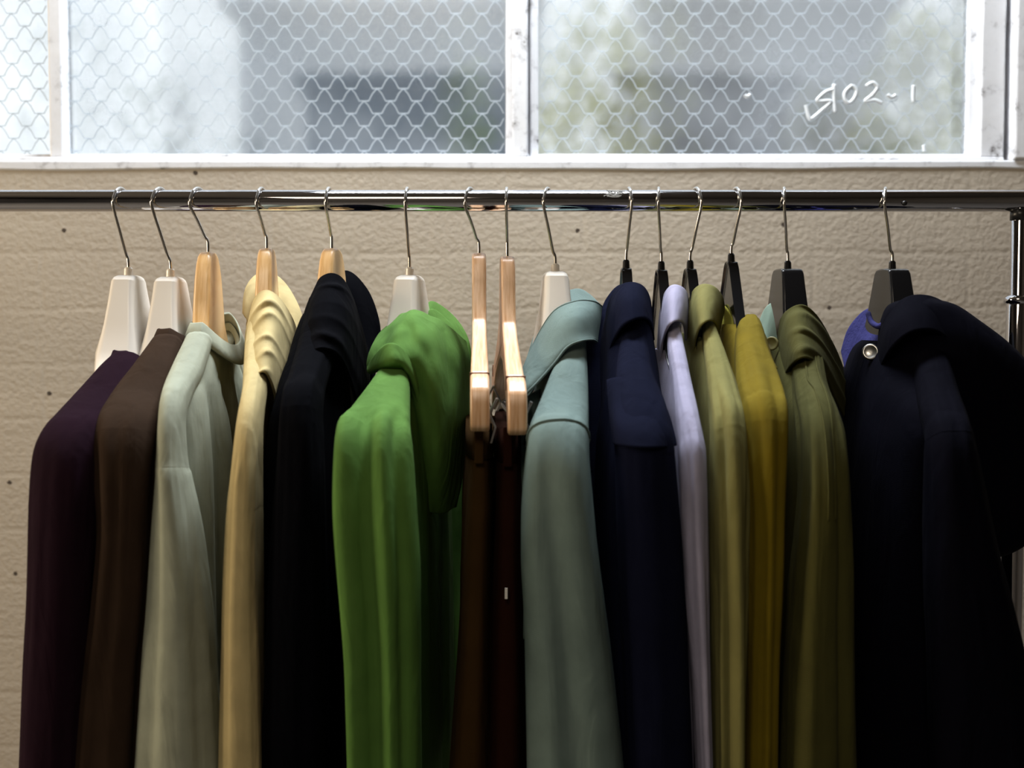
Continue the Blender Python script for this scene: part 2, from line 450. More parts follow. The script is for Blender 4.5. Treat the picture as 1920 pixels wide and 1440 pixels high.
def shrub(px, py_top, width, Y, mat, label, seed, n=1600):
    r = random.Random(seed)
    top = P(px, py_top, Y); t = thing('garden_shrub', label, 'shrub', (top.x, Y, 0), 'garden shrubs outside the window')
    V, Fc = [], []
    hgt = top.z
    for i in range(n):
        u = r.uniform(-1, 1); v = r.uniform(-1, 1); w = r.uniform(0.25, 1)
        if u*u + v*v > 1 - 0.5*max(0, w-0.5): continue
        c = Vector((top.x + u*width*(0.6+0.4*math.sin(w*PI)), Y + v*0.28, w*hgt*(1-0.10*(u*u))))
        s = r.uniform(0.03, 0.06)
        d = Vector((r.gauss(0,1), r.gauss(0,1), r.gauss(0,1))).normalized(); e = d.orthogonal().normalized()
        k = len(V); q = d.cross(e)*0.25*s
        V += [c - d*s, c + e*s*0.45 + q, c + d*s, c - e*s*0.45 + q]
        Fc += [(k, k+1, k+2), (k, k+2, k+3)]
    obj('foliage', (V, Fc), mat, t, False)
    obj('stem', sweep([(top.x, Y, 0), (top.x+0.03, Y, hgt*0.4), (top.x-0.02, Y+0.03, hgt*0.8)], lambda s: 0.03*(1-0.7*s), 8), M['bark'], t)
shrub(1120, 20, 0.40, 3.6, M['leafy'], 'yellow green shrub behind the left end of the right window pane', 3)
shrub(1710, 20, 0.34, 3.6, M['leafy'], 'yellow green shrub behind the marker figures on the right pane', 4)
shrub(890, 110, 0.14, 2.6, M['leafg'], 'dull green shrub showing at the right end of the middle pane', 5, 500)
shrub(300, 130, 0.24, 3.2, M['leafg'], 'pale green shrub behind the hazy left end of the middle pane', 6, 260)
shrub(1850, 105, 0.13, 2.6, M['leafg'], 'grey green shrub beside the right end of the window', 8, 500)

# ------------------------------------------------------------------ the clothes rack
rack = thing('clothes_rack', 'chrome clothes rack with a thick horizontal rail in front of the wall', 'clothes rack', (0, 0, 0))
RXL, RXR = -0.98, P(1911, 420, 0).x
def cyl_x(x0, x1, y, z, r, n=40):
    return loft([[Vector((x, y + r*math.cos(2*PI*j/n), z + r*math.sin(2*PI*j/n))) for j in range(n)] for x in (x0, x1)])
def cyl_z(x, y, prof, n=32):
    return loft([[Vector((x + r*math.cos(2*PI*j/n), y + r*math.sin(2*PI*j/n), z)) for j in range(n)] for z, r in prof])
bevel(obj('rail', cyl_x(RXL-0.03, RXR+0.03, 0, RAIL_Z, RAIL_R), M['chrome'], rack), 0.002, 2)
for x in (RXL, RXR):
    zc = P(1905, 563, 0).z
    post = obj('post', cyl_z(x, 0, [(0.12, 0.0135), (zc, 0.0135), (zc, 0.0098), (RAIL_Z-0.006, 0.0098)]), M['chrome'], rack)
    bevel(post, 0.0008, 2)
    obj('collar', cyl_z(x, 0, [(zc-0.004, 0.0165), (zc+0.003, 0.0165), (zc+0.006, 0.012)]), M['chrome'], rack)
    obj('joint', cyl_z(x, 0, [(RAIL_Z-0.024, 0.0112), (RAIL_Z-0.010, 0.0112)]), M['dark'], rack)
    foot = obj('foot', sweep([(x, -0.26, 0.085), (x, -0.1, 0.10), (x, 0, 0.115), (x, 0.1, 0.10), (x, 0.26, 0.085)], 0.013, 16), M['chrome'], rack)
    for y in (-0.25, 0.25):
        c = obj('caster', join(loft([[Vector((x + s, y + 0.03*math.cos(2*PI*j/24), 0.03 + 0.03*math.sin(2*PI*j/24))) for j in range(24)] for s in (-0.011, 0.011)]),
                               box(x-0.015, x+0.015, y-0.012, y+0.012, 0.055, 0.085)), M['dark'], rack)
        bevel(c, 0.003, 2)
obj('crossbar', cyl_x(RXL, RXR, 0, 0.14, 0.010), M['chrome'], rack)
sp = P(1696, 381, -RAIL_R)
obj('screw', loft([[Vector((sp.x + r*math.cos(2*PI*j/16), -RAIL_R - dy, sp.z + r*math.sin(2*PI*j/16))) for j in range(16)] for r, dy in ((0.003, -0.003), (0.003, 0.0015), (0.0018, 0.0022))]), M['dark'], rack)

# old sticker residue on the rail
V, Fc = [], []
x0 = P(1150, 372, 0).x
for i in range(46):
    a = math.radians(rnd.uniform(15, 70)); xx = x0 + rnd.gauss(0, 0.005); l_ = rnd.uniform(0.0008, 0.0035); w_ = rnd.uniform(0.02, 0.07); sk = rnd.uniform(-0.002, 0.002)
    k = len(V)
    for rr in (RAIL_R - 0.0002, RAIL_R + 0.0004):
        for dx, da in ((-l_, -w_), (l_, -w_), (l_ + sk, w_), (-l_ + sk, w_)):
            V.append(Vector((xx + dx, -rr*math.cos(a + da), RAIL_Z + rr*math.sin(a + da))))
    Fc += [(k+4, k+5, k+6, k+7), (k, k+4, k+5, k+1), (k+1, k+5, k+6, k+2), (k+2, k+6, k+7, k+3), (k+3, k+7, k+4, k)]
obj('sticker_residue', (V, Fc), simple('dried_glue', (0.20, 0.195, 0.18), 0.8), rack, False)['label'] = 'dull flecks of sticker residue'

# ------------------------------------------------------------------ hangers
def extrude_outline(half, thick, rim=0.0):
    """half: (u, w) outline of one arm from the top centre to the bottom centre; thick(w, u) = half thickness.
    Returns geometry around the neck top, with u along -y / +y and thickness along x."""
    pts = list(half) + [(-u, w) for u, w in reversed(half) if u > 1e-6]
    bm = bmesh.new()
    f = bm.faces.new([bm.verts.new((0, u, w)) for u, w in pts])
    front = [v.co.copy() for v in f.verts]; bm.free()
    A = [Vector((-thick(c.z, c.y), c.y, c.z)) for c in front]; B = [Vector((thick(c.z, c.y), c.y, c.z)) for c in front]
    n = len(A); V = A + B
    Fc = [tuple(range(n)), tuple(range(2*n-1, n-1, -1))] + [(i, (i+1) % n, n+(i+1) % n, n+i) for i in range(n)]
    return V, Fc

WOOD = [(0, 0), (0.010, -0.001), (0.018, -0.006), (0.024, -0.016), (0.030, -0.035), (0.034, -0.06), (0.040, -0.09), (0.058, -0.116), (0.10, -0.141), (0.14, -0.163),
        (0.165, -0.178), (0.174, -0.187), (0.178, -0.198), (0.176, -0.214), (0.168, -0.218), (0.145, -0.202), (0.10, -0.174), (0.05, -0.152), (0, -0.146)]
WOODN = [(0, 0), (0.010, -0.001), (0.018, -0.006), (0.023, -0.016), (0.027, -0.035), (0.031, -0.06), (0.042, -0.083), (0.066, -0.099), (0.115, -0.122), (0.162, -0.142),
         (0.1622, -0.151), (0.169, -0.154), (0.1695, -0.142), (0.186, -0.147), (0.200, -0.158), (0.206, -0.175), (0.205, -0.200), (0.196, -0.207), (0.172, -0.184), (0.11, -0.152), (0.05, -0.132), (0, -0.126)]
WIDE = [(0, 0), (0.010, 0), (0.020, -0.001), (0.025, -0.006), (0.033, -0.03), (0.042, -0.06), (0.053, -0.093), (0.068, -0.120), (0.11, -0.148), (0.15, -0.172), (0.172, -0.186),
        (0.175, -0.204), (0.16, -0.208), (0.11, -0.186), (0.06, -0.160), (0, -0.15)]
SLIM = [(0, 0), (0.008, -0.001), (0.014, -0.007), (0.027, -0.03), (0.042, -0.058), (0.056, -0.083), (0.074, -0.108), (0.12, -0.142), (0.155, -0.168), (0.174, -0.184),
        (0.176, -0.198), (0.165, -0.200), (0.11, -0.166), (0.06, -0.138), (0.02, -0.128), (0, -0.126)]
HM = {}
def hanger_mesh(kind):
    if kind in HM: return HM[kind]
    if kind == 'wood': geo = extrude_outline(WOOD, lambda w, u: (0.0088 + 0.0015*smooth(0, 0.06, -w))*(1 - 0.3*smooth(0.05, 0.1, abs(u)))); bw = 0.0045
    elif kind == 'trouser': geo = extrude_outline(WOODN, lambda w, u: 0.0088 + 0.002*smooth(0.05, 0.2, abs(u))); bw = 0.0045
    elif kind == 'white': geo = extrude_outline(WIDE, lambda w, u: (0.0145 + 0.0085*smooth(-0.01, 0.12, -w))*(1 - 0.45*smooth(0.05, 0.11, abs(u)))); bw = 0.007
    elif kind == 'wideblack': geo = extrude_outline(WIDE, lambda w, u: (0.0135 + 0.005*smooth(-0.01, 0.12, -w))*(1 - 0.4*smooth(0.05, 0.11, abs(u)))); bw = 0.003
    else: geo = extrude_outline(SLIM, lambda w, u: 0.0070 - 0.003*smooth(0.06, 0.1, abs(u))); bw = 0.0018
    me = bpy.data.meshes.new('hanger_body'); me.from_pydata([tuple(v) for v in geo[0]], [], geo[1])
    bm = bmesh.new(); bm.from_mesh(me); bmesh.ops.recalc_face_normals(bm, faces=bm.faces)
    if kind == 'slim':
        big = [f for f in bm.faces if len(f.verts) > 8]
        r = bmesh.ops.inset_region(bm, faces=big, thickness=0.006, depth=0)
        for f in big:
            for v in f.verts: v.co.x *= 0.45
    bm.to_mesh(me); bm.free()
    HM[kind] = (me, bw); return HM[kind]

HMAT = {'wood': 'wood_pale', 'trouser': 'wood_red', 'white': 'hwhite', 'wideblack': 'hblack', 'slim': 'hblack'}
def hanger(kind, neck_px, neck_py, hook_px, label, group, hook_side=None, yaw=0.0, name='clothes_hanger'):
    nk = P(neck_px, neck_py, 0.0)
    t = thing(name, label, 'hanger', nk, group)
    t.rotation_euler = (0, 0, yaw)
    me, bw = hanger_mesh(kind)
    b = link_mesh('hanger_body', me, M[HMAT[kind]], t); bevel(b, bw, 3, 30)
    m = b.modifiers.new('wn', 'WEIGHTED_NORMAL'); m.keep_sharp = True
    hx = P(hook_px, 377, 0).x
    # hook: stem, bulge to the front, over the rail, short return behind
    R = RAIL_R + 0.0022
    boss = 0.010 if kind in ('white', 'wideblack', 'slim') else 0.0
    ang = hook_side if hook_side is not None else math.atan2(hx - nk.x, 0.03)
    d = Vector((math.sin(ang), -math.cos(ang), 0)) if hook_side is None else Vector((math.sin(ang), -math.cos(ang), 0))
    top = Vector((hx, 0, RAIL_Z))
    pts = [nk + Vector((0, 0, -0.01)), nk + Vector((0, 0, 0.5*boss + 0.012)), nk.lerp(Vector((hx, 0, RAIL_Z)), 0.30) + d*0.001,
           nk.lerp(Vector((hx, 0, RAIL_Z)), 0.60) + d*0.010]
    for a in (-25, 0, 25, 50, 75, 90, 105, 130, 155, 180, 200, 215):
        q = math.radians(a)
        rr = R + (0.004 if a < 0 else 0.002 if a == 0 else 0)
        pts.append(top + d*math.cos(q)*rr + Vector((0, 0, math.sin(q)*R if a >= 0 else math.sin(q)*(R+0.004))))
    cy, sy = math.cos(-yaw), math.sin(-yaw)
    def loc(p):
        q = p - nk; return nk + Vector((q.x*cy - q.y*sy, q.x*sy + q.y*cy, q.z))
    obj('hook', sweep([loc(p) for p in pts], 0.0019, 10, 5), M['steel'], t)
    if boss:
        r0 = 0.0052 if kind == 'white' else 0.0042
        obj('hook_socket', cyl_z(nk.x, nk.y, [(nk.z-0.004, r0*1.15), (nk.z+boss*0.8, r0), (nk.z+boss, r0*0.7)], 16), M['hwhite' if kind == 'white' else 'hblack'], t, False)
    if kind == 'trouser':
        zb = nk.z - 0.193
        obj('clip_bar', sweep([(nk.x, nk.y-0.19, zb+0.012), (nk.x, nk.y-0.17, zb), (nk.x, nk.y+0.17, zb), (nk.x, nk.y+0.19, zb+0.012)], 0.0022, 8, 4), M['clip'], t)
        for y in (-0.135, 0.135):
            g = []
            for s in (-1, 1):
                g.append(loft([[Vector((nk.x + 0.005 + s*xx*1.5 + dx, nk.y + y + yy, zb + zz)) for dx, yy in ((-0.0012, -hw), (0.0012, -hw), (0.0012, hw), (-0.0012, hw))]
                               for xx, zz, hw in ((0.010, 0.020, 0.013), (0.004, 0.002, 0.014), (0.0085, -0.012, 0.016), (0.0052, -0.030, 0.018))]))
            g.append(sweep([(nk.x+0.005, nk.y+y-0.014, zb), (nk.x+0.005, nk.y+y+0.014, zb)], 0.006, 12, 1))
            obj('clip', join(*g), M['clip'], t, False)
        for y in (-0.1655, 0.1655):
            obj('notch_shade', box(nk.x-0.0112, nk.x+0.0112, nk.y+y-0.0036, nk.y+y+0.0036, nk.z-0.158, nk.z-0.1418), M['notch_shade'], t, False)  # dark block filling the cut in the arm; its shade is put into the colour
    return t, nk

# ------------------------------------------------------------------ garment tools
def fold_fn(seed, amp, kf, ks, start=0.0, fine=0.0, fine_k=9.0):
    def f(th, s):
        c, d = math.cos(th)*kf, math.sin(th)*kf
        a = noise.noise(Vector((c + seed*3.1, d - seed*1.7, s*ks + seed)))
        b = noise.noise(Vector((c*2.1 - seed, d*2.1 + seed*2.3, s*ks*1.4)))
        r = a*0.8 + (0.5 - abs(b)*1.6)*0.45
        g = amp*smooth(start, start + 0.25, s)*r
        if fine:
            g += fine*noise.noise(Vector((c*2.2 + seed, d*2.2, s*fine_k)))
        return g
    return f

def flutes(base, lst, start=0.3, full=0.6, wander=0.0):
    """base fold function plus long drape folds: (lateral position -1..1, amplitude, width)"""
    def f(th, s):
        q = math.cos(th) + wander*math.sin(s*5)
        g = 0
        if math.sin(th) > -0.2:
            for c, a, w_ in lst: g += a*math.exp(-((q - c)/w_)**2)
        return base(th, s) + g*smooth(start, full, s)
    return f

def trace_rings(tr, sub=7, n=48, ex=0.85, fold=None):
    rows = []
    for (py, xl, xr, Y, t) in tr:
        a, b = P(xl, py, Y), P(xr, py, Y)
        rows.append(((a + b)/2, (b - a).length/2, t, float(py)))
    rows = catmull(rows, sub); m = len(rows); rings = []
    for i, (c, h, t, py) in enumerate(rows):
        T_ = (rows[min(i+1, m-1)][0] - rows[max(i-1, 0)][0])
        T_.x = 0; T_.normalize()
        A = Vector((1, 0, 0)); B = A.cross(T_).normalized()
        if B.y > 0: B = -B
        s = i/(m-1); ring = []
        for j in range(n):
            th = 2*PI*j/n
            e = fold(th, s) if fold else 0
            x, y = spow(math.cos(th), ex), spow(math.sin(th), ex)
            nrm = A*math.cos(th) + B*math.sin(th)
            ring.append(c + A*x*h + B*y*t + nrm*e)
        rings.append(ring)
    return rings, [r[3] for r in rows], [r[0] for r in rows]

def mirror_geo(geo, X0, k):
    vs, fs = geo
    return [Vector((X0 - k*v.y + (v.x - X0 - k*v.y), -v.y, v.z)) for v in vs], fs

def neck_ring(near, far, b, dipL, dipR, n, a_scale=1.0):
    pn, pf = P(*near), P(*far); c = (pn + pf)/2; out_ = []
    for j in range(n):
        q = 2*PI*j/n; u = math.cos(q); v = math.sin(q)
        base = c + (pf - pn)/2*u*a_scale
        out_.append(Vector((base.x + b*v, base.y, base.z - (dipR if v > 0 else dipL)*abs(v)**1.3)))
    return out_

def torso(X0, k, ztop, ztip, ytip, hem, b, neck_a=0.06, n=72, seed=1, amp=0.006, bshift=0.0, bulge=1.0, neck=None):
    rows = [(ztop, neck_a, b*0.45), (ztop-0.012, neck_a+0.02, b*0.6), (ztop*0.5+ztip*0.5, (neck_a+ytip)*0.52, b*0.75), (ztip+0.01, ytip-0.012, b*0.85), (ztip-0.05, ytip, b),
            (ztip-0.2, ytip, b*1.08*bulge), (ztip-0.4, ytip*0.99, b*1.12*bulge), (hem, ytip*1.0, b*1.18*bulge)]
    rows = catmull([tuple(float(v) for v in r) for r in rows], 8)
    rings = []; m = len(rows)
    for i, (z, a, bb) in enumerate(rows):
        s = i/(m-1); ring = []
        for j in range(n):
            th = 2*PI*j/n
            y = a*spow(math.cos(th), 0.9); x = bb*spow(math.sin(th), 0.75)
            g = amp*smooth(0.1, 0.5, s)*(noise.noise(Vector((y*26 + seed*5, math.copysign(2, math.sin(th)), s*1.5))) + 0.4*noise.noise(Vector((y*60, seed, s*2.5))))
            x += g*math.sin(th)*1.2
            ring.append(Vector((X0 + k*y + x + bshift*s, y, z)))
        rings.append(ring)
    if neck:
        nr = [p + Vector((0, 0, -0.012)) for p in neck_ring(*neck, n)]
        for i in range(20):
            f = smooth(0, 1, i/20)
            rings[i] = [nr[j].lerp(rings[i][j], f) for j in range(n)]
    return loft(rings, not neck, True)

def sheet_geo(rows, nu=5, nv=5, ripple=None):
    """rows of (px, py, Y) control points -> smooth surface grid"""
    grid = [[P(*p) for p in r] for r in rows]
    cols = [[q[0] for q in catmull([(p,) for p in r], nu)] for r in grid]
    w = len(cols[0])
    lines = []
    for j in range(w):
        lines.append([q[0] for q in catmull([(cols[i][j],) for i in range(len(cols))], nv)])
    h = len(lines[0]); V = []; Fc = []
    for i in range(h):
        for j in range(w):
            p = lines[j][i].copy()
            if ripple:
                p += ripple(i/(h-1), j/(w-1))
            V.append(p)
    for i in range(h-1):
        for j in range(w-1):
            Fc.append((i*w+j, i*w+j+1, (i+1)*w+j+1, (i+1)*w+j))
    return V, Fc

def sheet(name, rows, mat, parent, thick=0.003, nu=6, nv=6, ripple=None, label=None):
    o = obj(name, sheet_geo(rows, nu, nv, ripple), mat, parent)
    solid(o, thick, 0)
    s = o.modifiers.new('sub', 'SUBSURF'); s.levels = s.render_levels = 1
    if label: o['label'] = label
    return o

def ripples(amp, nf, seed, slant=0.0, dirv=(0, -1, 0.5)):
    d = Vector(dirv).normalized()
    def f(s, t):
        ph = s*nf*2*PI + slant*t + 2.4*noise.noise(Vector((t*2.2, s*4.5, seed)))
        am = 0.75 + 0.9*noise.noise(Vector((t*1.5, s*nf*1.1, seed + 9)))
        v = 1.5*(1 - abs(math.sin(ph*0.5)))**1.4 - 0.5
        return d*(amp*am*v*(0.08 + 0.92*smooth(0.12, 0.5, t)) + amp*0.6*noise.noise(Vector((s*5, t*3, seed))))
    return f

def seam_line(rings, idx, mat, parent, r=0.0011, name='seam'):
    pts = rings[idx]
    o = obj(name, sweep(pts + [pts[0]], r, 6, 1), mat, parent)
    return o

def garment(name, label, cat, group, mat, nk, tr, tip_py, seam_py=None, hem=0.66, b=0.026, folds=None, seed=1, tfold=0.006, neck_a=0.06,
            ex=0.85, seam_out=0.0012, torso_drop=0.0, bulge=1.0, bshift=0.0, hang=None, torso_on=True, neck=None, hyaw=0.0):
    t = thing(name, label, cat, nk, group)
    rings, pys, cs = trace_rings(tr, fold=folds, ex=ex)
    it = min(range(len(pys)), key=lambda i: abs(pys[i] - tip_py))
    sp_ = seam_py if seam_py else tip_py + 25
    iseam = min(range(len(pys)), key=lambda i: abs(pys[i] - sp_))
    tip = cs[it]; X0 = nk.x; k = (tip.x - X0)/tip.y
    if hang:
        for ch in hang.children:
            if ch.name.startswith('hanger_body'): ch.rotation_euler = (0, 0, -math.atan(k) + math.radians(hyaw))
    upper = loft(rings[:iseam+1], True, False)
    # the sleeve starts just inside the shoulder edge
    low = [list(r) for r in rings[iseam-(1 if seam_py else 0):]]
    if seam_py:
        for q in range(2):
            c = sum(low[q], Vector())/len(low[q]); low[q] = [c + (p - c)*(0.985 if q == 0 else 0.992) for p in low[q]]
    sl = loft(low, bool(seam_py), True)
    parts = [upper, mirror_geo(upper, X0, k)]
    if torso_on:
        parts.append(torso(X0, k, cs[0].z - torso_drop, tip.z - 0.004, abs(tip.y) - 0.012, hem, b, neck_a, seed=seed, amp=tfold, bulge=bulge, bshift=bshift, neck=neck))
    body = obj('body', join(*parts), mat, t)
    s1 = obj('sleeve', sl, mat, t); s2 = obj('sleeve', mirror_geo(sl, X0, k), mat, t)
    return t, rings, iseam, (X0, k, tip)

def crew_collar(parent, mat, X0, near, far, b=0.028, dipL=0.0, dipR=0.02, hgt=0.020, th=0.0017, a_scale=1.0, name='collar'):
    """ribbed neckband: a closed band round the neckline"""
    pn, pf = P(*near), P(*far); c = (pn + pf)/2; n = 64; rings = []
    for j in range(n):
        q = 2*PI*j/n
        u = -math.cos(q); v = math.sin(q)
        base = c + (pf - pn)/2*u*a_scale
        p = Vector((base.x + b*v, base.y, base.z - (dipR if v > 0 else dipL)*abs(v)**1.3))
        out_ = Vector((v*0.75, u*0.9, 0)); 
        dn = (out_*0.55 + Vector((0, 0, -1))).normalized(); nr = Vector((out_.x, out_.y, 0.55)).normalized()
        w = 0.0005*math.sin(q*70)
        prof = [(-th, 0), (0, -0.0022), (th, 0), (th + w, hgt*0.5), (th, hgt), (0, hgt*1.02), (-th, hgt), (-th, hgt*0.5)]
        rings.append([p + nr*o_ + dn*d for o_, d in prof])
    rings.append(rings[0])
    V, Fc = loft(rings, False, False)
    return obj(name, (V, Fc), mat, parent)

def button(parent, mat, px, py, Y, r=0.006, name='button', tilt=(0, -1, 0.2)):
    c = P(px, py, Y); d = Vector(tilt).normalized(); e = d.orthogonal().normalized(); f = d.cross(e)
    rings = [[c + d*h + (e*math.cos(2*PI*j/24) + f*math.sin(2*PI*j/24))*rr for j in range(24)] for h, rr in ((-0.001, r), (0.001, r), (0.0022, r*0.9), (0.0018, r*0.72), (0.001, r*0.6), (0.001, r*0.1))]
    return obj(name, loft(rings), mat, parent)

# ------------------------------------------------------------------ hangers on the rail
H = {}
GW, GD, GK = 'ivory plastic hangers', 'pale wooden hangers', 'slim black plastic hangers'
H[1] = hanger('white', 241, 516, 227, 'ivory plastic hanger carrying the dark aubergine shirt', GW)
H[2] = hanger('white', 320, 519, 301, 'ivory plastic hanger carrying the dark brown shirt', GW)
H[3] = hanger('wood', 390, 472, 372, 'pale wooden hanger carrying the pale sage shirt', GD)
H[4] = hanger('wood', 500, 465, 491, 'pale wooden hanger carrying the straw yellow hooded top', GD)
H[5] = hanger('wood', 622, 465, 617, 'pale wooden hanger carrying the ink black hooded top', GD)
H[6] = hanger('white', 768, 516, 764, 'ivory plastic hanger carrying the bright green hooded top', GW)
H[7] = hanger('trouser', 898, 474, 882, 'wooden clip hanger with brown trousers, nearer the green hooded top', 'wooden trouser hangers', name='trouser_hanger', yaw=0.03)
H[8] = hanger('trouser', 951, 480, 950, 'wooden clip hanger with oxblood trousers, nearer the teal jacket', 'wooden trouser hangers', name='trouser_hanger', yaw=0.06)
H[9] = hanger('white', 1041, 509, 1027, 'ivory plastic hanger carrying the dusty teal jacket', GW)
H[10] = hanger('slim', 1174, 502, 1179, 'slim black hanger inside the collar of the navy blue jacket', GK)
H[11] = hanger('slim', 1240, 505, 1235, 'slim black hanger inside the collar of the lavender shirt', GK)
H[12] = hanger('slim', 1294, 503, 1305, 'slim black hanger inside the collar of the sage green shirt', GK)
H[13] = hanger('slim', 1371, 490, 1380, 'slim black hanger with its grey side face showing above the mustard jacket', GK)
H[14] = hanger('wideblack', 1477, 504, 1470, 'broad shiny black hanger carrying the olive jacket', 'broad black plastic hangers')
H[15] = hanger('wideblack', 1673, 504, 1660, 'broad shiny black hanger carrying the midnight blue jacket', 'broad black plastic hangers')

# ------------------------------------------------------------------ garments
GS = 'clothes hanging on the rail'
# 1 aubergine shirt
t, rg, _, (X0, k, tip) = garment('long_sleeve_shirt', 'dark aubergine long-sleeved shirt at the far left end of the row', 'shirt', GS, FAB['purple'], H[1][1],
    [(680, 205, 268, -.07, .016), (705, 180, 272, -.095, .018), (755, 135, 255, -.14, .020), (800, 97, 220, -.182, .024), (830, 77, 205, -.203, .030), (880, 67, 195, -.213, .036),
     (1000, 62, 190, -.215, .040), (1150, 57, 182, -.21, .040), (1300, 49, 172, -.20, .040), (1520, 40, 165, -.185, .040)], 812, None, b=0.028,
    folds=fold_fn(1, .006, 2.0, 1.2, .3, .0008), hang=H[1][0], hyaw=-3, neck=((236, 660, -.072), (272, 612, .07), .026, .006, .022), seed=1, neck_a=0.07)
crew_collar(t, FAB['purple'], X0, (236, 660, -.072), (272, 612, .07), b=.026, dipL=.006, dipR=.022)
# 2 brown shirt
t, rg, _, (X0, k, tip) = garment('long_sleeve_shirt', 'dark brown long-sleeved shirt second from the left end', 'shirt', GS, FAB['brown'], H[2][1],
    [(645, 285, 343, -.065, .015), (700, 246, 328, -.115, .018), (750, 208, 315, -.155, .020), (790, 187, 307, -.19, .026), (830, 182, 298, -.209, .032), (900, 186, 292, -.215, .036),
     (1000, 188, 288, -.215, .038), (1130, 175, 284, -.21, .038), (1260, 157, 274, -.20, .038), (1520, 135, 260, -.185, .038)], 800, None, b=0.026,
    folds=fold_fn(2, .007, 1.9, 1.2, .3, .0008), hang=H[2][0], hyaw=-4, neck=((318, 618, -.066), (348, 585, .066), .023, .006, .020), seed=2, neck_a=0.065)
crew_collar(t, FAB['brown'], X0, (318, 618, -.066), (348, 585, .066), b=.023, dipL=.006, dipR=.020)
# 3 pale sage shirt
t, rg, ism, (X0, k, tip) = garment('long_sleeve_shirt', 'pale sage long-sleeved shirt with ribbed round neck and dropped shoulder seam', 'shirt', GS, FAB['mint'], H[3][1],
    [(640, 348, 398, -.07, .014), (690, 325, 382, -.12, .016), (730, 309, 362, -.165, .018), (760, 302, 350, -.195, .022), (800, 300, 345, -.209, .026), (870, 299, 347, -.215, .030),
     (900, 298, 354, -.216, .034), (1000, 293, 374, -.216, .038), (1150, 282, 394, -.21, .040), (1260, 272, 402, -.205, .040), (1520, 252, 418, -.19, .040)], 765, 873, b=0.030,
    folds=flutes(fold_fn(3, .004, 1.9, 1.3, .35, .0006), [(-.85, .003, .16), (-.45, -.004, .2), (.7, -.006, .2)], .55, .85), hang=H[3][0], hyaw=-4.5, neck=((379, 607, -.068), (430, 588, .074), .026, .004, .034), seed=3, tfold=.011, neck_a=0.068)
crew_collar(t, FAB['mint'], X0, (379, 607, -.068), (430, 588, .074), b=.026, dipL=.004, dipR=.034, hgt=.024, th=.0018)
# 4 straw hooded top
t, rg, ism, (X0, k, tip) = garment('hooded_top', 'straw yellow top with a softly gathered hood, on a wooden hanger', 'hooded top', GS, FAB['yellow'], H[4][1],
    [(600, 470, 522, -.045, .020), (650, 460, 516, -.09, .020), (700, 457, 505, -.135, .020), (745, 455, 497, -.175, .022), (800, 446, 491, -.203, .028), (870, 438, 488, -.212, .032),
     (950, 428, 488, -.214, .034), (1100, 420, 490, -.212, .036), (1260, 417, 494, -.205, .036), (1520, 412, 500, -.19, .036)], 775, 950, b=0.022,
    folds=fold_fn(4, .005, 1.8, 1.2, .35, .0008), hang=H[4][0], hyaw=-3, seed=4, bshift=-.010)
sheet('hood', [
    [(470, 588, -.02), (480, 556, -.05), (500, 542, -.060), (522, 556, -.05), (545, 592, -.02), (560, 630, .02)],
    [(462, 625, -.04), (475, 588, -.072), (500, 570, -.080), (524, 586, -.07), (546, 628, -.04), (562, 670, .01)],
    [(459, 660, -.06), (474, 620, -.092), (500, 600, -.102), (522, 616, -.09), (542, 660, -.05), (560, 710, .0)],
    [(458, 695, -.08), (474, 652, -.115), (498, 632, -.124), (518, 646, -.11), (538, 690, -.065), (556, 748, -.01)],
    [(457, 725, -.10), (474, 684, -.138), (496, 664, -.146), (513, 676, -.135), (530, 720, -.085), (548, 780, -.02)],
    [(457, 752, -.12), (474, 716, -.158), (493, 700, -.166), (506, 712, -.155), (518, 752, -.115), (535, 810, -.05)]],
    FAB['yellow'], t, .003, 7, 14, ripples(.0062, 4.9, 1.2, 2.6))
sheet('hood_rim', [
    [(458, 590, .02), (462, 545, .045), (480, 518, .055), (505, 512, .06), (535, 535, .06), (562, 585, .05), (572, 640, .04)],
    [(462, 600, .0), (468, 560, .02), (486, 538, .03), (508, 535, .04), (532, 556, .04), (554, 604, .03), (562, 650, .02)],
    [(466, 640, -.01), (474, 610, .0), (490, 590, .01), (508, 590, .02), (526, 604, .02), (545, 640, .01), (552, 680, .0)]],
    FAB['yellow'], t, .006, 6, 6)
# 5 ink black hooded top
t, rg, ism, (X0, k, tip) = garment('hooded_top', 'ink black hooded top on a wooden hanger beside the green hooded top', 'hooded top', GS, FAB['black'], H[5][1],
    [(575, 578, 640, -.05, .022), (625, 566, 635, -.09, .022), (680, 552, 622, -.135, .022), (730, 538, 606, -.18, .024), (775, 530, 600, -.205, .032), (900, 522, 603, -.215, .036),
     (1100, 508, 608, -.212, .038), (1300, 498, 612, -.20, .038), (1520, 490, 615, -.185, .038)], 755, None, b=0.048, bshift=-.03,
    folds=fold_fn(5, .005, 1.8, 1.2, .2, .001), hang=H[5][0], hyaw=-8, seed=5)
sheet('hood', [
    [(594, 540, -.02), (602, 522, -.05), (622, 514, -.060), (642, 524, -.05), (660, 558, -.02), (672, 600, .02)],
    [(576, 575, -.04), (592, 550, -.075), (622, 542, -.085), (650, 558, -.07), (672, 605, -.035), (688, 660, .01)],
    [(567, 615, -.06), (586, 588, -.10), (620, 580, -.11), (652, 598, -.09), (676, 655, -.045), (692, 720, .0)],
    [(563, 650, -.08), (582, 626, -.122), (615, 618, -.132), (648, 636, -.11), (674, 700, -.06), (690, 780, -.01)],
    [(560, 680, -.10), (580, 662, -.145), (608, 654, -.150), (638, 672, -.13), (664, 740, -.08), (680, 830, -.02)]],
    FAB['black'], t, .004, 7, 14, ripples(.0045, 4.6, 5.2, 2.2))
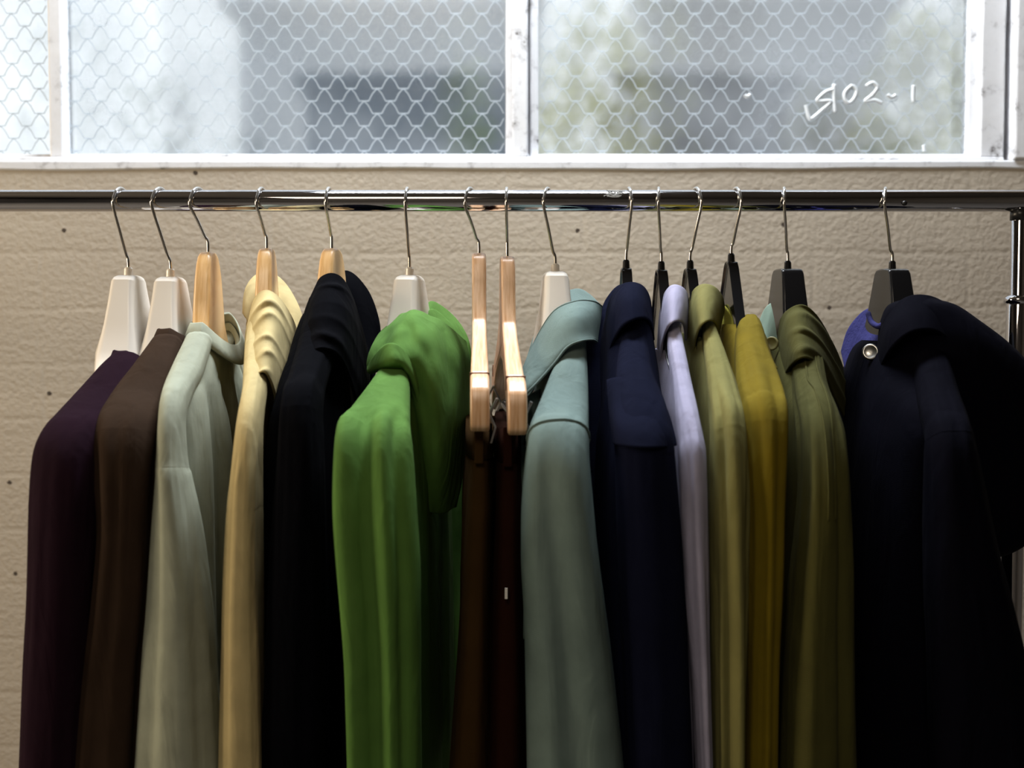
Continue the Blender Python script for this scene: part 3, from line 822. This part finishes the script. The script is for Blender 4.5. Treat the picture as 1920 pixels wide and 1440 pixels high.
sheet('hood_rim', [
    [(632, 530, .03), (642, 509, .045), (664, 516, .055), (692, 550, .06), (711, 598, .05), (714, 640, .04)],
    [(634, 560, .02), (644, 545, .03), (662, 556, .035), (684, 596, .04), (702, 640, .04), (706, 680, .03)],
    [(640, 640, .0), (648, 630, .01), (662, 640, .02), (680, 670, .02), (695, 710, .02), (700, 740, .02)]],
    FAB['black'], t, .007, 6, 6)
# 6 green hooded top
t, rg, ism, (X0, k, tip) = garment('hooded_top', 'bright leaf green hooded top with wide sleeve, on an ivory hanger', 'hooded top', GS, FAB['green'], H[6][1],
    [(660, 730, 768, -.06, .018), (695, 717, 768, -.095, .019), (735, 690, 769, -.14, .020), (780, 656, 769, -.182, .022), (806, 636, 770, -.204, .026), (845, 628, 773, -.222, .034),
     (950, 626, 782, -.228, .040), (1050, 632, 788, -.226, .042), (1150, 641, 790, -.22, .042), (1260, 648, 790, -.21, .042), (1520, 655, 792, -.19, .042)], 795, None, b=0.036,
    folds=flutes(fold_fn(6.4, .005, 2.0, .9, .32, .0006), [(-.62, .010, .20), (-.12, -.016, .16), (.18, .008, .14), (.62, -.010, .18)], .30, .5), hang=H[6][0], hyaw=-4, seed=6, ex=.75)
sheet('hood', [
    [(742, 600, -.01), (756, 590, -.04), (780, 584, -.055), (806, 594, -.05), (842, 614, -.02), (872, 640, .03)],
    [(716, 622, -.03), (742, 612, -.075), (776, 608, -.09), (812, 626, -.085), (850, 652, -.045), (880, 684, .03)],
    [(700, 652, -.05), (728, 640, -.100), (770, 636, -.112), (816, 666, -.108), (854, 704, -.06), (881, 740, .03)],
    [(690, 688, -.06), (722, 676, -.115), (768, 672, -.126), (814, 716, -.118), (850, 774, -.07), (876, 820, .02)],
    [(716, 696, -.085), (745, 692, -.112), (772, 706, -.118), (808, 780, -.112), (842, 850, -.07), (868, 880, .01)],
    [(768, 740, -.06), (774, 770, -.085), (784, 810, -.095), (806, 870, -.09), (834, 915, -.06), (860, 925, .0)],
    [(782, 930, -.04), (786, 950, -.06), (796, 958, -.066), (810, 962, -.06), (832, 962, -.04), (854, 950, .0)]],
    FAB['green'], t, .005, 8, 8, lambda s, q: Vector((0, -1, 0.3))*0.010*(noise.noise(Vector((q*5, s*4, 2.2))) + 0.5*noise.noise(Vector((q*9, s*7, 5)))))
sheet('hood_fold', [
    [(690, 690, -.085), (705, 664, -.112), (728, 644, -.128), (752, 652, -.130), (774, 690, -.128), (788, 740, -.115)],
    [(690, 697, -.090), (712, 686, -.126), (736, 676, -.142), (756, 682, -.138), (775, 712, -.130), (787, 756, -.112)],
    [(694, 700, -.084), (718, 692, -.118), (742, 689, -.130), (760, 694, -.124), (776, 726, -.114), (786, 775, -.100)]],
    FAB['green'], t, .004, 7, 6)
sheet('hood_rim', [
    [(796, 580, .03), (806, 566, .045), (828, 576, .055), (856, 602, .06), (878, 640, .05), (882, 690, .04)],
    [(796, 600, .02), (806, 588, .03), (826, 598, .04), (852, 624, .04), (872, 662, .04), (878, 710, .03)],
    [(800, 650, .0), (808, 650, .01), (824, 660, .01), (846, 690, .02), (864, 730, .02), (872, 780, .02)]],
    FAB['green'], t, .006, 6, 6)
sheet('hood_rim', [
    [(798, 592, .012), (808, 580, .022), (828, 592, .030), (854, 622, .034), (874, 664, .03), (879, 710, .02)],
    [(798, 610, .002), (808, 600, .01), (826, 612, .015), (848, 642, .02), (866, 684, .02), (872, 730, .01)]],
    FAB['green'], t, .006, 6, 6)

# 7, 8 trousers
def trousers(nk, yaw, label, mat, tr, seed, px_near):
    t = thing('trousers', label, 'trousers', nk - Vector((0, 0, 0.2)), 'trousers hanging from clip hangers')
    n = 72
    def ring(py, xl, xr, a, z=None, s=0.0):
        A, B = P(xl, py, -a), P(xr, py, -a)
        c = (A + B)/2; h = (B - A).length/2
        k = (c.x - nk.x)/c.y
        out_ = []
        for j in range(n):
            th = 2*PI*j/n
            y = a*spow(math.cos(th), 0.8); x = h*spow(math.sin(th), 0.6)
            g = 0.0045*smooth(0.02, 0.3, s)*noise.noise(Vector((y*30, math.copysign(3, math.sin(th)) + seed, s*2)))
            out_.append(Vector((nk.x + k*y + x + g*math.sin(th), y + 0.006*s*noise.noise(Vector((seed, s*3, math.cos(th)))), c.z)))
        return out_
    wb = [ring(*r, 0.168) for r in tr[:2]]
    q = catmull([tuple(float(v) for v in r) for r in tr[1:]], 8)
    obj('waistband', loft([[p for p in wb[0]], [wb[0][j].lerp(wb[1][j], 0.5) for j in range(n)], wb[1]]), mat, t)
    legs = [ring(py, xl + 1.5, xr - 1.5, 0.166, s=i/(len(q)-1)) for i, (py, xl, xr) in enumerate(q)]
    obj('trouser_legs', loft(legs), mat, t)
    for y0 in (-0.172, -0.06):
        # belt loops, a strip across the band
        z0, z1 = wb[0][0].z + 0.004, wb[1][0].z - 0.004
        xc = P(px_near, 820, -0.168).x if y0 < -0.1 else nk.x + P(tr[0][2], 820, -0.168).x - P(px_near, 820, -0.168).x - 0.002
        bevel(obj('belt_loop', box(xc-0.005, xc+0.005, y0-0.003, y0+0.003, z1, z0), mat, t, False), 0.0015, 2)
    return t
t7 = trousers(H[7][1], .03, 'brown trousers clipped to the wooden hanger next to the green top', FAB['trouser'],
    [(800, 872, 928), (862, 869, 930), (950, 864, 930), (1100, 856, 928), (1260, 846, 926), (1520, 820, 924)], 1.0, 898)
t8 = trousers(H[8][1], .06, 'dark oxblood trousers clipped to the wooden hanger next to the teal jacket', FAB['trouser2'],
    [(806, 927, 981), (868, 925, 984), (950, 921, 986), (1100, 917, 988), (1260, 911, 990), (1520, 902, 992)], 2.0, 952)
tg = P(949, 1112, -0.176)
obj('tag', box(tg.x-0.0015, tg.x+0.0015, tg.y-0.003, tg.y, tg.z-0.006, tg.z+0.006), M['tagw'], t8, False)['label'] = 'small white tag'

# 9 dusty teal jacket
t, rg, ism, (X0, k, tip) = garment('jacket', 'dusty teal cotton jacket with a large open collar, on an ivory hanger', 'jacket', GS, FAB['teal'], H[9][1],
    [(645, 1050, 1099, -.06, .017), (700, 1034, 1102, -.105, .019), (760, 1011, 1104, -.15, .021), (805, 993, 1104, -.187, .026), (830, 989, 1104, -.204, .032), (880, 984, 1106, -.213, .037),
     (960, 979, 1112, -.215, .040), (1040, 979, 1120, -.214, .040), (1150, 984, 1134, -.21, .040), (1260, 986, 1148, -.202, .040), (1520, 990, 1176, -.19, .040)], 806, 822, b=0.032,
    folds=flutes(fold_fn(9, .005, 1.5, 1.0, .3, .0005), [(-.15, -.009, .30), (.55, .004, .2)], .35, .6, .1), hang=H[9][0], hyaw=4, seed=9)
ring9 = [p + (p - sum(rg[ism], Vector())/len(rg[ism]))*0.015 for p in rg[ism]]
obj('seam', sweep(ring9 + [ring9[0]], .0014, 8, 1), FAB['teal'], t)
sheet('collar', [
    [(966, 735, -.085), (982, 690, -.06), (1008, 632, -.04), (1040, 584, -.050), (1080, 566, -.055), (1112, 566, -.04), (1128, 576, -.01)],
    [(958, 752, -.105), (988, 706, -.095), (1018, 652, -.085), (1050, 608, -.088), (1085, 590, -.088), (1112, 592, -.065), (1125, 600, -.03)],
    [(952, 762, -.118), (994, 718, -.114), (1032, 674, -.108), (1060, 640, -.104), (1088, 628, -.100), (1110, 626, -.08), (1120, 630, -.05)],
    [(950, 768, -.120), (998, 726, -.118), (1038, 682, -.112), (1064, 650, -.108), (1090, 638, -.104), (1111, 636, -.084), (1119, 640, -.055)]],
    FAB['teal'], t, .0035, 7, 5)
sheet('collar', [
    [(978, 720, .02), (986, 680, .04), (1004, 622, .055), (1027, 566, .065), (1078, 542, .065), (1106, 552, .055), (1128, 574, .03)],
    [(980, 735, .01), (994, 696, .025), (1014, 642, .035), (1036, 590, .04), (1078, 568, .045), (1103, 572, .04), (1123, 588, .02)],
    [(984, 760, -.03), (1006, 720, -.02), (1030, 680, -.01), (1050, 640, .0), (1080, 610, .01), (1102, 604, .01), (1118, 610, .0)]],
    FAB['teal'], t, .0035, 7, 5, label='standing back leaf of the collar')
sheet('front_panel', [
    [(950, 775, -.118), (975, 752, -.11), (1000, 735, -.09), (1030, 720, -.06)],
    [(958, 850, -.115), (980, 840, -.11), (1004, 830, -.10), (1030, 820, -.07)],
    [(968, 960, -.12), (985, 955, -.12), (1004, 950, -.11), (1030, 945, -.08)],
    [(972, 1200, -.12), (985, 1200, -.12), (1004, 1200, -.11), (1030, 1200, -.08)]], FAB['teal'], t, .003)
for row in ([(965, 738, -.088), (982, 690, -.062), (1008, 631, -.042), (1040, 583, -.052), (1080, 565, -.057), (1112, 565, -.042), (1128, 575, -.012)],
            [(950, 769, -.122), (998, 727, -.120), (1038, 683, -.114), (1064, 651, -.110), (1090, 639, -.106), (1111, 637, -.086), (1119, 641, -.057)]):
    obj('collar_edge', sweep([P(*p) for p in row], .0016, 8, 6), FAB['teal'], t)
# 10 navy jacket
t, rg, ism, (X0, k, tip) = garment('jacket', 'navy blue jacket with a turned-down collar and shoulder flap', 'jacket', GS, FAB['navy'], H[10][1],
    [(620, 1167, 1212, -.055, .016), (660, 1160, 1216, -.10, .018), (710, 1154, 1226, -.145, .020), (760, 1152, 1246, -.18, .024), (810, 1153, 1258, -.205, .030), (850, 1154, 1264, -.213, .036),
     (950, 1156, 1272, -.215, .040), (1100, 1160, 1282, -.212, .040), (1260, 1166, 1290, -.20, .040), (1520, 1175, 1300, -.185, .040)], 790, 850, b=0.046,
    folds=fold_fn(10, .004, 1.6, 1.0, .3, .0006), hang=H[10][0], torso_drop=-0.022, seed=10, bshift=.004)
sheet('collar', [
    [(1134, 620, .01), (1142, 570, -.01), (1158, 540, -.035), (1180, 530, -.050), (1204, 536, -.045), (1217, 560, -.02), (1220, 596, .01)],
    [(1134, 660, -.01), (1142, 612, -.045), (1160, 574, -.075), (1182, 562, -.088), (1206, 566, -.075), (1219, 586, -.04), (1223, 620, -.01)],
    [(1138, 695, -.04), (1148, 650, -.08), (1166, 615, -.102), (1190, 600, -.108), (1210, 598, -.092), (1220, 610, -.06), (1225, 640, -.03)]],
    FAB['navy'], t, .004, 7, 6)
sheet('collar', [
    [(1124, 620, .03), (1130, 575, .045), (1148, 545, .055), (1165, 533, .06), (1180, 535, .05)],
    [(1126, 700, .0), (1134, 640, .01), (1150, 600, .02), (1168, 580, .02), (1182, 575, .02)]], FAB['navy'], t, .004, label='standing back leaf of the collar')
sheet('front_panel', [
    [(1098, 640, .035), (1114, 605, .035), (1130, 596, .035), (1150, 600, .03)],
    [(1096, 705, .015), (1112, 680, .01), (1132, 670, .005), (1152, 680, .0)],
    [(1098, 800, -.02), (1118, 790, -.03), (1136, 780, -.035), (1156, 780, -.04)],
    [(1112, 950, -.06), (1124, 950, -.07), (1140, 950, -.075), (1160, 950, -.08)],
    [(1125, 1150, -.10), (1138, 1150, -.11), (1150, 1150, -.115), (1168, 1150, -.12)],
    [(1150, 1500, -.12), (1158, 1500, -.13), (1166, 1500, -.135), (1184, 1500, -.14)]], FAB['navy'], t, .004)
sheet('shoulder_flap', [
    [(1138, 712, -.150), (1152, 708, -.162), (1176, 706, -.168), (1196, 702, -.166), (1214, 696, -.15)],
    [(1142, 760, -.18), (1156, 758, -.198), (1188, 758, -.206), (1222, 756, -.204), (1248, 762, -.18)],
    [(1146, 800, -.20), (1160, 800, -.228), (1196, 802, -.240), (1236, 804, -.236), (1264, 812, -.205)],
    [(1150, 832, -.215), (1164, 836, -.242), (1200, 840, -.256), (1240, 840, -.250), (1268, 836, -.215)]], FAB['navy'], t, .003)
# 11 lavender shirt
t, rg, ism, (X0, k, tip) = garment('shirt', 'pale lavender button-up shirt between the navy jacket and the sage shirt', 'shirt', GS, FAB['lav'], H[11][1],
    [(610, 1250, 1274, -.05, .014), (660, 1252, 1284, -.095, .015), (720, 1259, 1296, -.14, .017), (780, 1266, 1309, -.182, .020), (830, 1272, 1318, -.205, .024), (870, 1274, 1322, -.212, .028),
     (1000, 1279, 1325, -.215, .030), (1130, 1287, 1327, -.21, .030), (1260, 1298, 1328, -.20, .030), (1520, 1312, 1334, -.185, .030)], 800, None, b=0.014,
    folds=fold_fn(11, .005, 1.7, 1.4, .3, .0008), hang=H[11][0], torso_drop=0.03, bshift=.006, seed=11, neck_a=.05)
sheet('collar', [
    [(1234, 640, .02), (1238, 585, .0), (1246, 552, -.025), (1260, 535, -.045), (1278, 538, -.045), (1288, 552, -.02), (1290, 585, .01)],
    [(1234, 665, .0), (1238, 615, -.025), (1246, 578, -.055), (1260, 562, -.072), (1278, 564, -.065), (1287, 580, -.04), (1289, 612, -.01)],
    [(1238, 690, -.03), (1242, 650, -.055), (1250, 620, -.085), (1260, 606, -.098), (1273, 603, -.088), (1282, 612, -.06), (1286, 640, -.03)]],
    FAB['lav'], t, .003, 6, 6)
# 12 sage shirt
t, rg, ism, (X0, k, tip) = garment('shirt', 'sage green button-up shirt between the lavender shirt and the mustard jacket', 'shirt', GS, FAB['sage'], H[12][1],
    [(610, 1315, 1337, -.05, .014), (660, 1320, 1356, -.10, .016), (720, 1325, 1379, -.15, .020), (770, 1328, 1394, -.187, .024), (810, 1330, 1402, -.205, .028), (900, 1331, 1403, -.214, .033),
     (1000, 1331, 1401, -.215, .034), (1130, 1333, 1399, -.21, .034), (1260, 1335, 1397, -.202, .034), (1520, 1338, 1396, -.185, .034)], 790, None, b=0.015,
    folds=flutes(fold_fn(12.3, .006, 1.8, 1.6, .15, .001), [(.1, .008, .25), (-.45, -.010, .2)], .2, .45, .15), hang=H[12][0], torso_drop=0.010, bshift=.004, seed=12, neck_a=.05)
sheet('collar', [
    [(1286, 620, .02), (1290, 572, .0), (1300, 545, -.025), (1318, 533, -.045), (1340, 538, -.045), (1354, 556, -.02), (1358, 580, .01)],
    [(1288, 655, .0), (1292, 610, -.03), (1302, 578, -.06), (1318, 566, -.075), (1338, 568, -.068), (1349, 580, -.04), (1352, 605, -.01)],
    [(1298, 700, -.03), (1302, 655, -.06), (1309, 622, -.085), (1319, 607, -.098), (1333, 602, -.090), (1342, 610, -.06), (1346, 635, -.03)]],
    FAB['sage'], t, .003, 6, 6)
# 13 mustard jacket
t, rg, ism, (X0, k, tip) = garment('jacket', 'mustard yellow jacket between the sage shirt and the olive jacket', 'jacket', GS, FAB['mustard'], H[13][1],
    [(608, 1386, 1424, -.035, .014), (630, 1378, 1432, -.06, .020), (670, 1377, 1442, -.10, .022), (720, 1382, 1460, -.15, .024), (770, 1388, 1473, -.19, .029), (800, 1392, 1476, -.206, .032), (900, 1397, 1470, -.215, .035),
     (1000, 1399, 1466, -.215, .035), (1130, 1398, 1460, -.21, .035), (1260, 1396, 1455, -.20, .035), (1520, 1394, 1450, -.185, .035)], 780, None, b=0.026,
    folds=fold_fn(13, .007, 1.7, 1.3, .15, .001), hang=H[13][0], hyaw=3, seed=13, neck_a=.045)
sheet('collar', [
    [(1347, 575, .04), (1354, 570, .02), (1364, 578, .0), (1374, 594, -.02), (1388, 606, -.03)],
    [(1349, 620, .03), (1358, 622, .0), (1368, 630, -.02), (1377, 645, -.04), (1388, 660, -.05)],
    [(1355, 680, .02), (1362, 690, -.01), (1370, 698, -.03), (1379, 708, -.06), (1390, 720, -.07)]], FAB['mustard_in'], t, .003, label='lighter yellow inside of the collar')
button(t, M['btn_pale'], 1367, 640, -.035, .0065, tilt=(-0.6, -1, 0.2))
sheet('yoke_flap', [
    [(1418, 610, -.05), (1428, 618, -.045), (1436, 634, -.03)],
    [(1430, 650, -.10), (1440, 660, -.09), (1448, 676, -.06)],
    [(1436, 686, -.13), (1450, 690, -.12), (1457, 692, -.09)]], FAB['mustard'], t, .003)
# 14 olive jacket
t, rg, ism, (X0, k, tip) = garment('jacket', 'olive green canvas jacket with a crumpled collar and sleeve seam', 'jacket', GS, FAB['olive'], H[14][1],
    [(645, 1476, 1538, -.05, .020), (690, 1483, 1543, -.095, .021), (740, 1487, 1553, -.14, .023), (790, 1494, 1573, -.185, .028), (840, 1500, 1583, -.206, .034), (920, 1500, 1590, -.215, .038),
     (1010, 1494, 1592, -.217, .040), (1130, 1483, 1594, -.212, .040), (1260, 1476, 1597, -.205, .040), (1520, 1465, 1602, -.19, .040)], 805, 1010, b=0.040,
    folds=flutes(fold_fn(14, .006, 1.7, 1.5, .1, .0016), [(-.5, .006, .2), (.45, -.012, .25)], .25, .5, .1), hang=H[14][0], hyaw=5, seed=14, bshift=.0)
for off in (-0.006, 0.006):
    i0 = 3; jj = 36
    pts = []
    for i in range(6, ism, 3):
        r = rg[i]; c = sum(r, Vector())/len(r)
        p = max(r, key=lambda v: (-v.y)*0.6 + v.z - abs(v.x - c.x - off)*3)
        pts.append(p + Vector((0, -0.0006, 0.0006)))
    obj('topstitching', sweep(pts, .0011, 6, 3), FAB['olive'], t)
sheet('collar', [
    [(1458, 625, .0), (1466, 596, -.03), (1484, 578, -.05), (1506, 574, -.055), (1530, 592, -.04), (1552, 626, .0), (1572, 670, .04)],
    [(1458, 660, -.02), (1468, 630, -.055), (1486, 608, -.082), (1508, 604, -.088), (1534, 624, -.065), (1560, 664, -.02), (1582, 710, .03)],
    [(1462, 690, -.04), (1472, 662, -.078), (1490, 640, -.108), (1511, 636, -.112), (1537, 656, -.085), (1564, 700, -.035), (1590, 750, .02)],
    [(1470, 718, -.07), (1479, 694, -.10), (1495, 676, -.126), (1514, 672, -.128), (1538, 690, -.10), (1562, 740, -.05), (1592, 800, .01)]],
    FAB['olive'], t, .004, 7, 9, ripples(.006, 3.6, 3.3, 2.0))
sheet('lining', [
    [(1425, 600, .05), (1434, 580, .04), (1446, 568, .02), (1462, 566, .0), (1472, 580, -.02)],
    [(1426, 640, .03), (1436, 622, .02), (1448, 612, .0), (1462, 612, -.02), (1472, 625, -.04)],
    [(1432, 690, .0), (1440, 680, .0), (1450, 676, -.02), (1462, 676, -.04), (1474, 680, -.06)]], FAB['olive_in'], t, .003, label='pale mint lining of the collar')
button(t, M['btn_olive'], 1447, 644, -.045, .0085, tilt=(-0.5, -1, 0.1))
# 15 midnight jacket
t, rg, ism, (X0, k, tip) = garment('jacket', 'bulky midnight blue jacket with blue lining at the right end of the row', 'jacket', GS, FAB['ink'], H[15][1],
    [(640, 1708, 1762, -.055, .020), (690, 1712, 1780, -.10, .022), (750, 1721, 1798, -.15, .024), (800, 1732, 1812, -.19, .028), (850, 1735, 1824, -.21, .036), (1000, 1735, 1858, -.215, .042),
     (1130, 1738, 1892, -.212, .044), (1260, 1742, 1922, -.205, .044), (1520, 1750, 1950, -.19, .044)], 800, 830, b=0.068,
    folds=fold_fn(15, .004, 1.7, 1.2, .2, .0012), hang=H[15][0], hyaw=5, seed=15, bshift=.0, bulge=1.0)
hd, _, _ = trace_rings([(560, 1700, 1748, -.06, 0.021), (572, 1668, 1790, -.06, 0.034), (600, 1655, 1832, -.06, 0.042), (640, 1652, 1884, -.06, 0.048), (690, 1656, 1930, -.06, 0.050), (760, 1660, 1965, -.06, 0.050),
    (850, 1664, 1975, -.06, 0.050), (950, 1668, 1962, -.06, 0.050), (1005, 1680, 1930, -.06, 0.050), (1032, 1700, 1895, -.06, 0.039), (1042, 1730, 1860, -.06, 0.022)], ex=.9, fold=fold_fn(15.5, .004, 1.5, 2.0, .1))
obj('hood', loft(hd), FAB['ink'], t)
sheet('lining', [
    [(1578, 660, .07), (1590, 618, .07), (1616, 586, .06), (1640, 574, .045)],
    [(1584, 690, .05), (1602, 660, .045), (1626, 628, .03), (1648, 612, .015)],
    [(1594, 740, .03), (1612, 710, .01), (1634, 680, -.02), (1654, 660, -.04)],
    [(1606, 830, .01), (1620, 800, -.01), (1640, 770, -.04), (1656, 740, -.06)]], FAB['ink_in'], t, .004, label='blue quilted lining')
sheet('collar', [
    [(1648, 650, -.05), (1656, 612, -.06), (1676, 576, -.07), (1706, 556, -.075), (1744, 556, -.07), (1784, 576, -.04), (1830, 610, .0)],
    [(1650, 668, -.06), (1664, 630, -.085), (1688, 600, -.098), (1716, 586, -.10), (1752, 588, -.095), (1794, 614, -.07), (1850, 660, -.04)],
    [(1654, 690, -.07), (1672, 656, -.10), (1698, 630, -.115), (1726, 620, -.118), (1760, 626, -.11), (1806, 664, -.095), (1866, 716, -.07)]], FAB['ink'], t, .005, 7, 6)
obj('hanging_loop', sweep([P(1628, 588, .0), P(1634, 604, -.03), P(1648, 612, -.05), P(1660, 604, -.055)], .0035, 10), FAB['ink_in'], t)
button(t, M['metal_btn'], 1632, 660, -.05, .010, name='snap', tilt=(-0.4, -1, 0.2))
obj('zipper_pull', join(sweep([P(1640, 722, -.065), P(1641, 735, -.07)], .003, 8, 2), sweep([P(1641, 735, -.072), P(1645, 744, -.072)], .0016, 8, 2)), M['metal_btn'], t)

# ------------------------------------------------------------------ light
w = bpy.data.worlds.new('sky'); scene.world = w; w.use_nodes = True
bg = w.node_tree.nodes['Background']; bg.inputs['Color'].default_value = (0.93, 0.96, 1.0, 1); bg.inputs['Strength'].default_value = 1.5

def area(name, loc, rot, sx, sy, power, col):
    l = bpy.data.lights.new(name, 'AREA'); l.shape = 'RECTANGLE'; l.size = sx; l.size_y = sy; l.energy = power; l.color = col
    o = bpy.data.objects.new(name, l); o.location = loc; o.rotation_euler = rot; COL.objects.link(o); return o
area('overhead_fill_strip', (0.0, 0.13, 2.85), (0, 0, 0), 0.9, 0.30, 60, (0.90, 0.95, 1.0))  # unseen strip below the closed ceiling, placed to light wall and shoulders
area('wall_fill_left', (-3.2, 0.08, 1.7), (0, math.radians(-90), 0), 1.8, 0.5, 5, (1.0, 0.84, 0.66))  # added fill grazing the back wall; the left wall has no opening
area('side_lamp', (-3.2, -0.75, 1.9), (0, math.radians(-90), 0), 1.4, 1.0, 72, (1.0, 0.82, 0.58))
area('room_lamp', (-0.6, -3.6, 3.4), (math.radians(20), 0, 0), 1.2, 1.2, 44, (1.0, 0.85, 0.66))
p_ = area('window_portal', ((WX0+WX1)/2, WALL_Y+0.33, (WZ0+WZ1)/2), (math.radians(-90), 0, 0), WX1-WX0, WZ1-WZ0, 1, (1, 1, 1))
p_.data.cycles.is_portal = True

# ------------------------------------------------------------------ camera
cd = bpy.data.cameras.new('camera'); cam = bpy.data.objects.new('camera', cd); COL.objects.link(cam)
cd.sensor_width = 36; cd.lens = 36*F/1920
cam.location = CAM; cam.rotation_euler = (PI/2 - PITCH, 0, 0)
cd.clip_start = 0.05
cd.dof.use_dof = True; cd.dof.focus_distance = 1.60; cd.dof.aperture_fstop = 3.2
scene.camera = cam
scene.view_settings.view_transform = 'Standard'; scene.view_settings.look = 'None'
scene.view_settings.gamma = 1; scene.view_settings.use_curve_mapping = False
scene.view_settings.exposure = 0.0
scene.cycles.use_denoising = True
scene.cycles.max_bounces = 8
scene.cycles.transparent_max_bounces = 12
scene.cycles.sample_clamp_indirect = 6
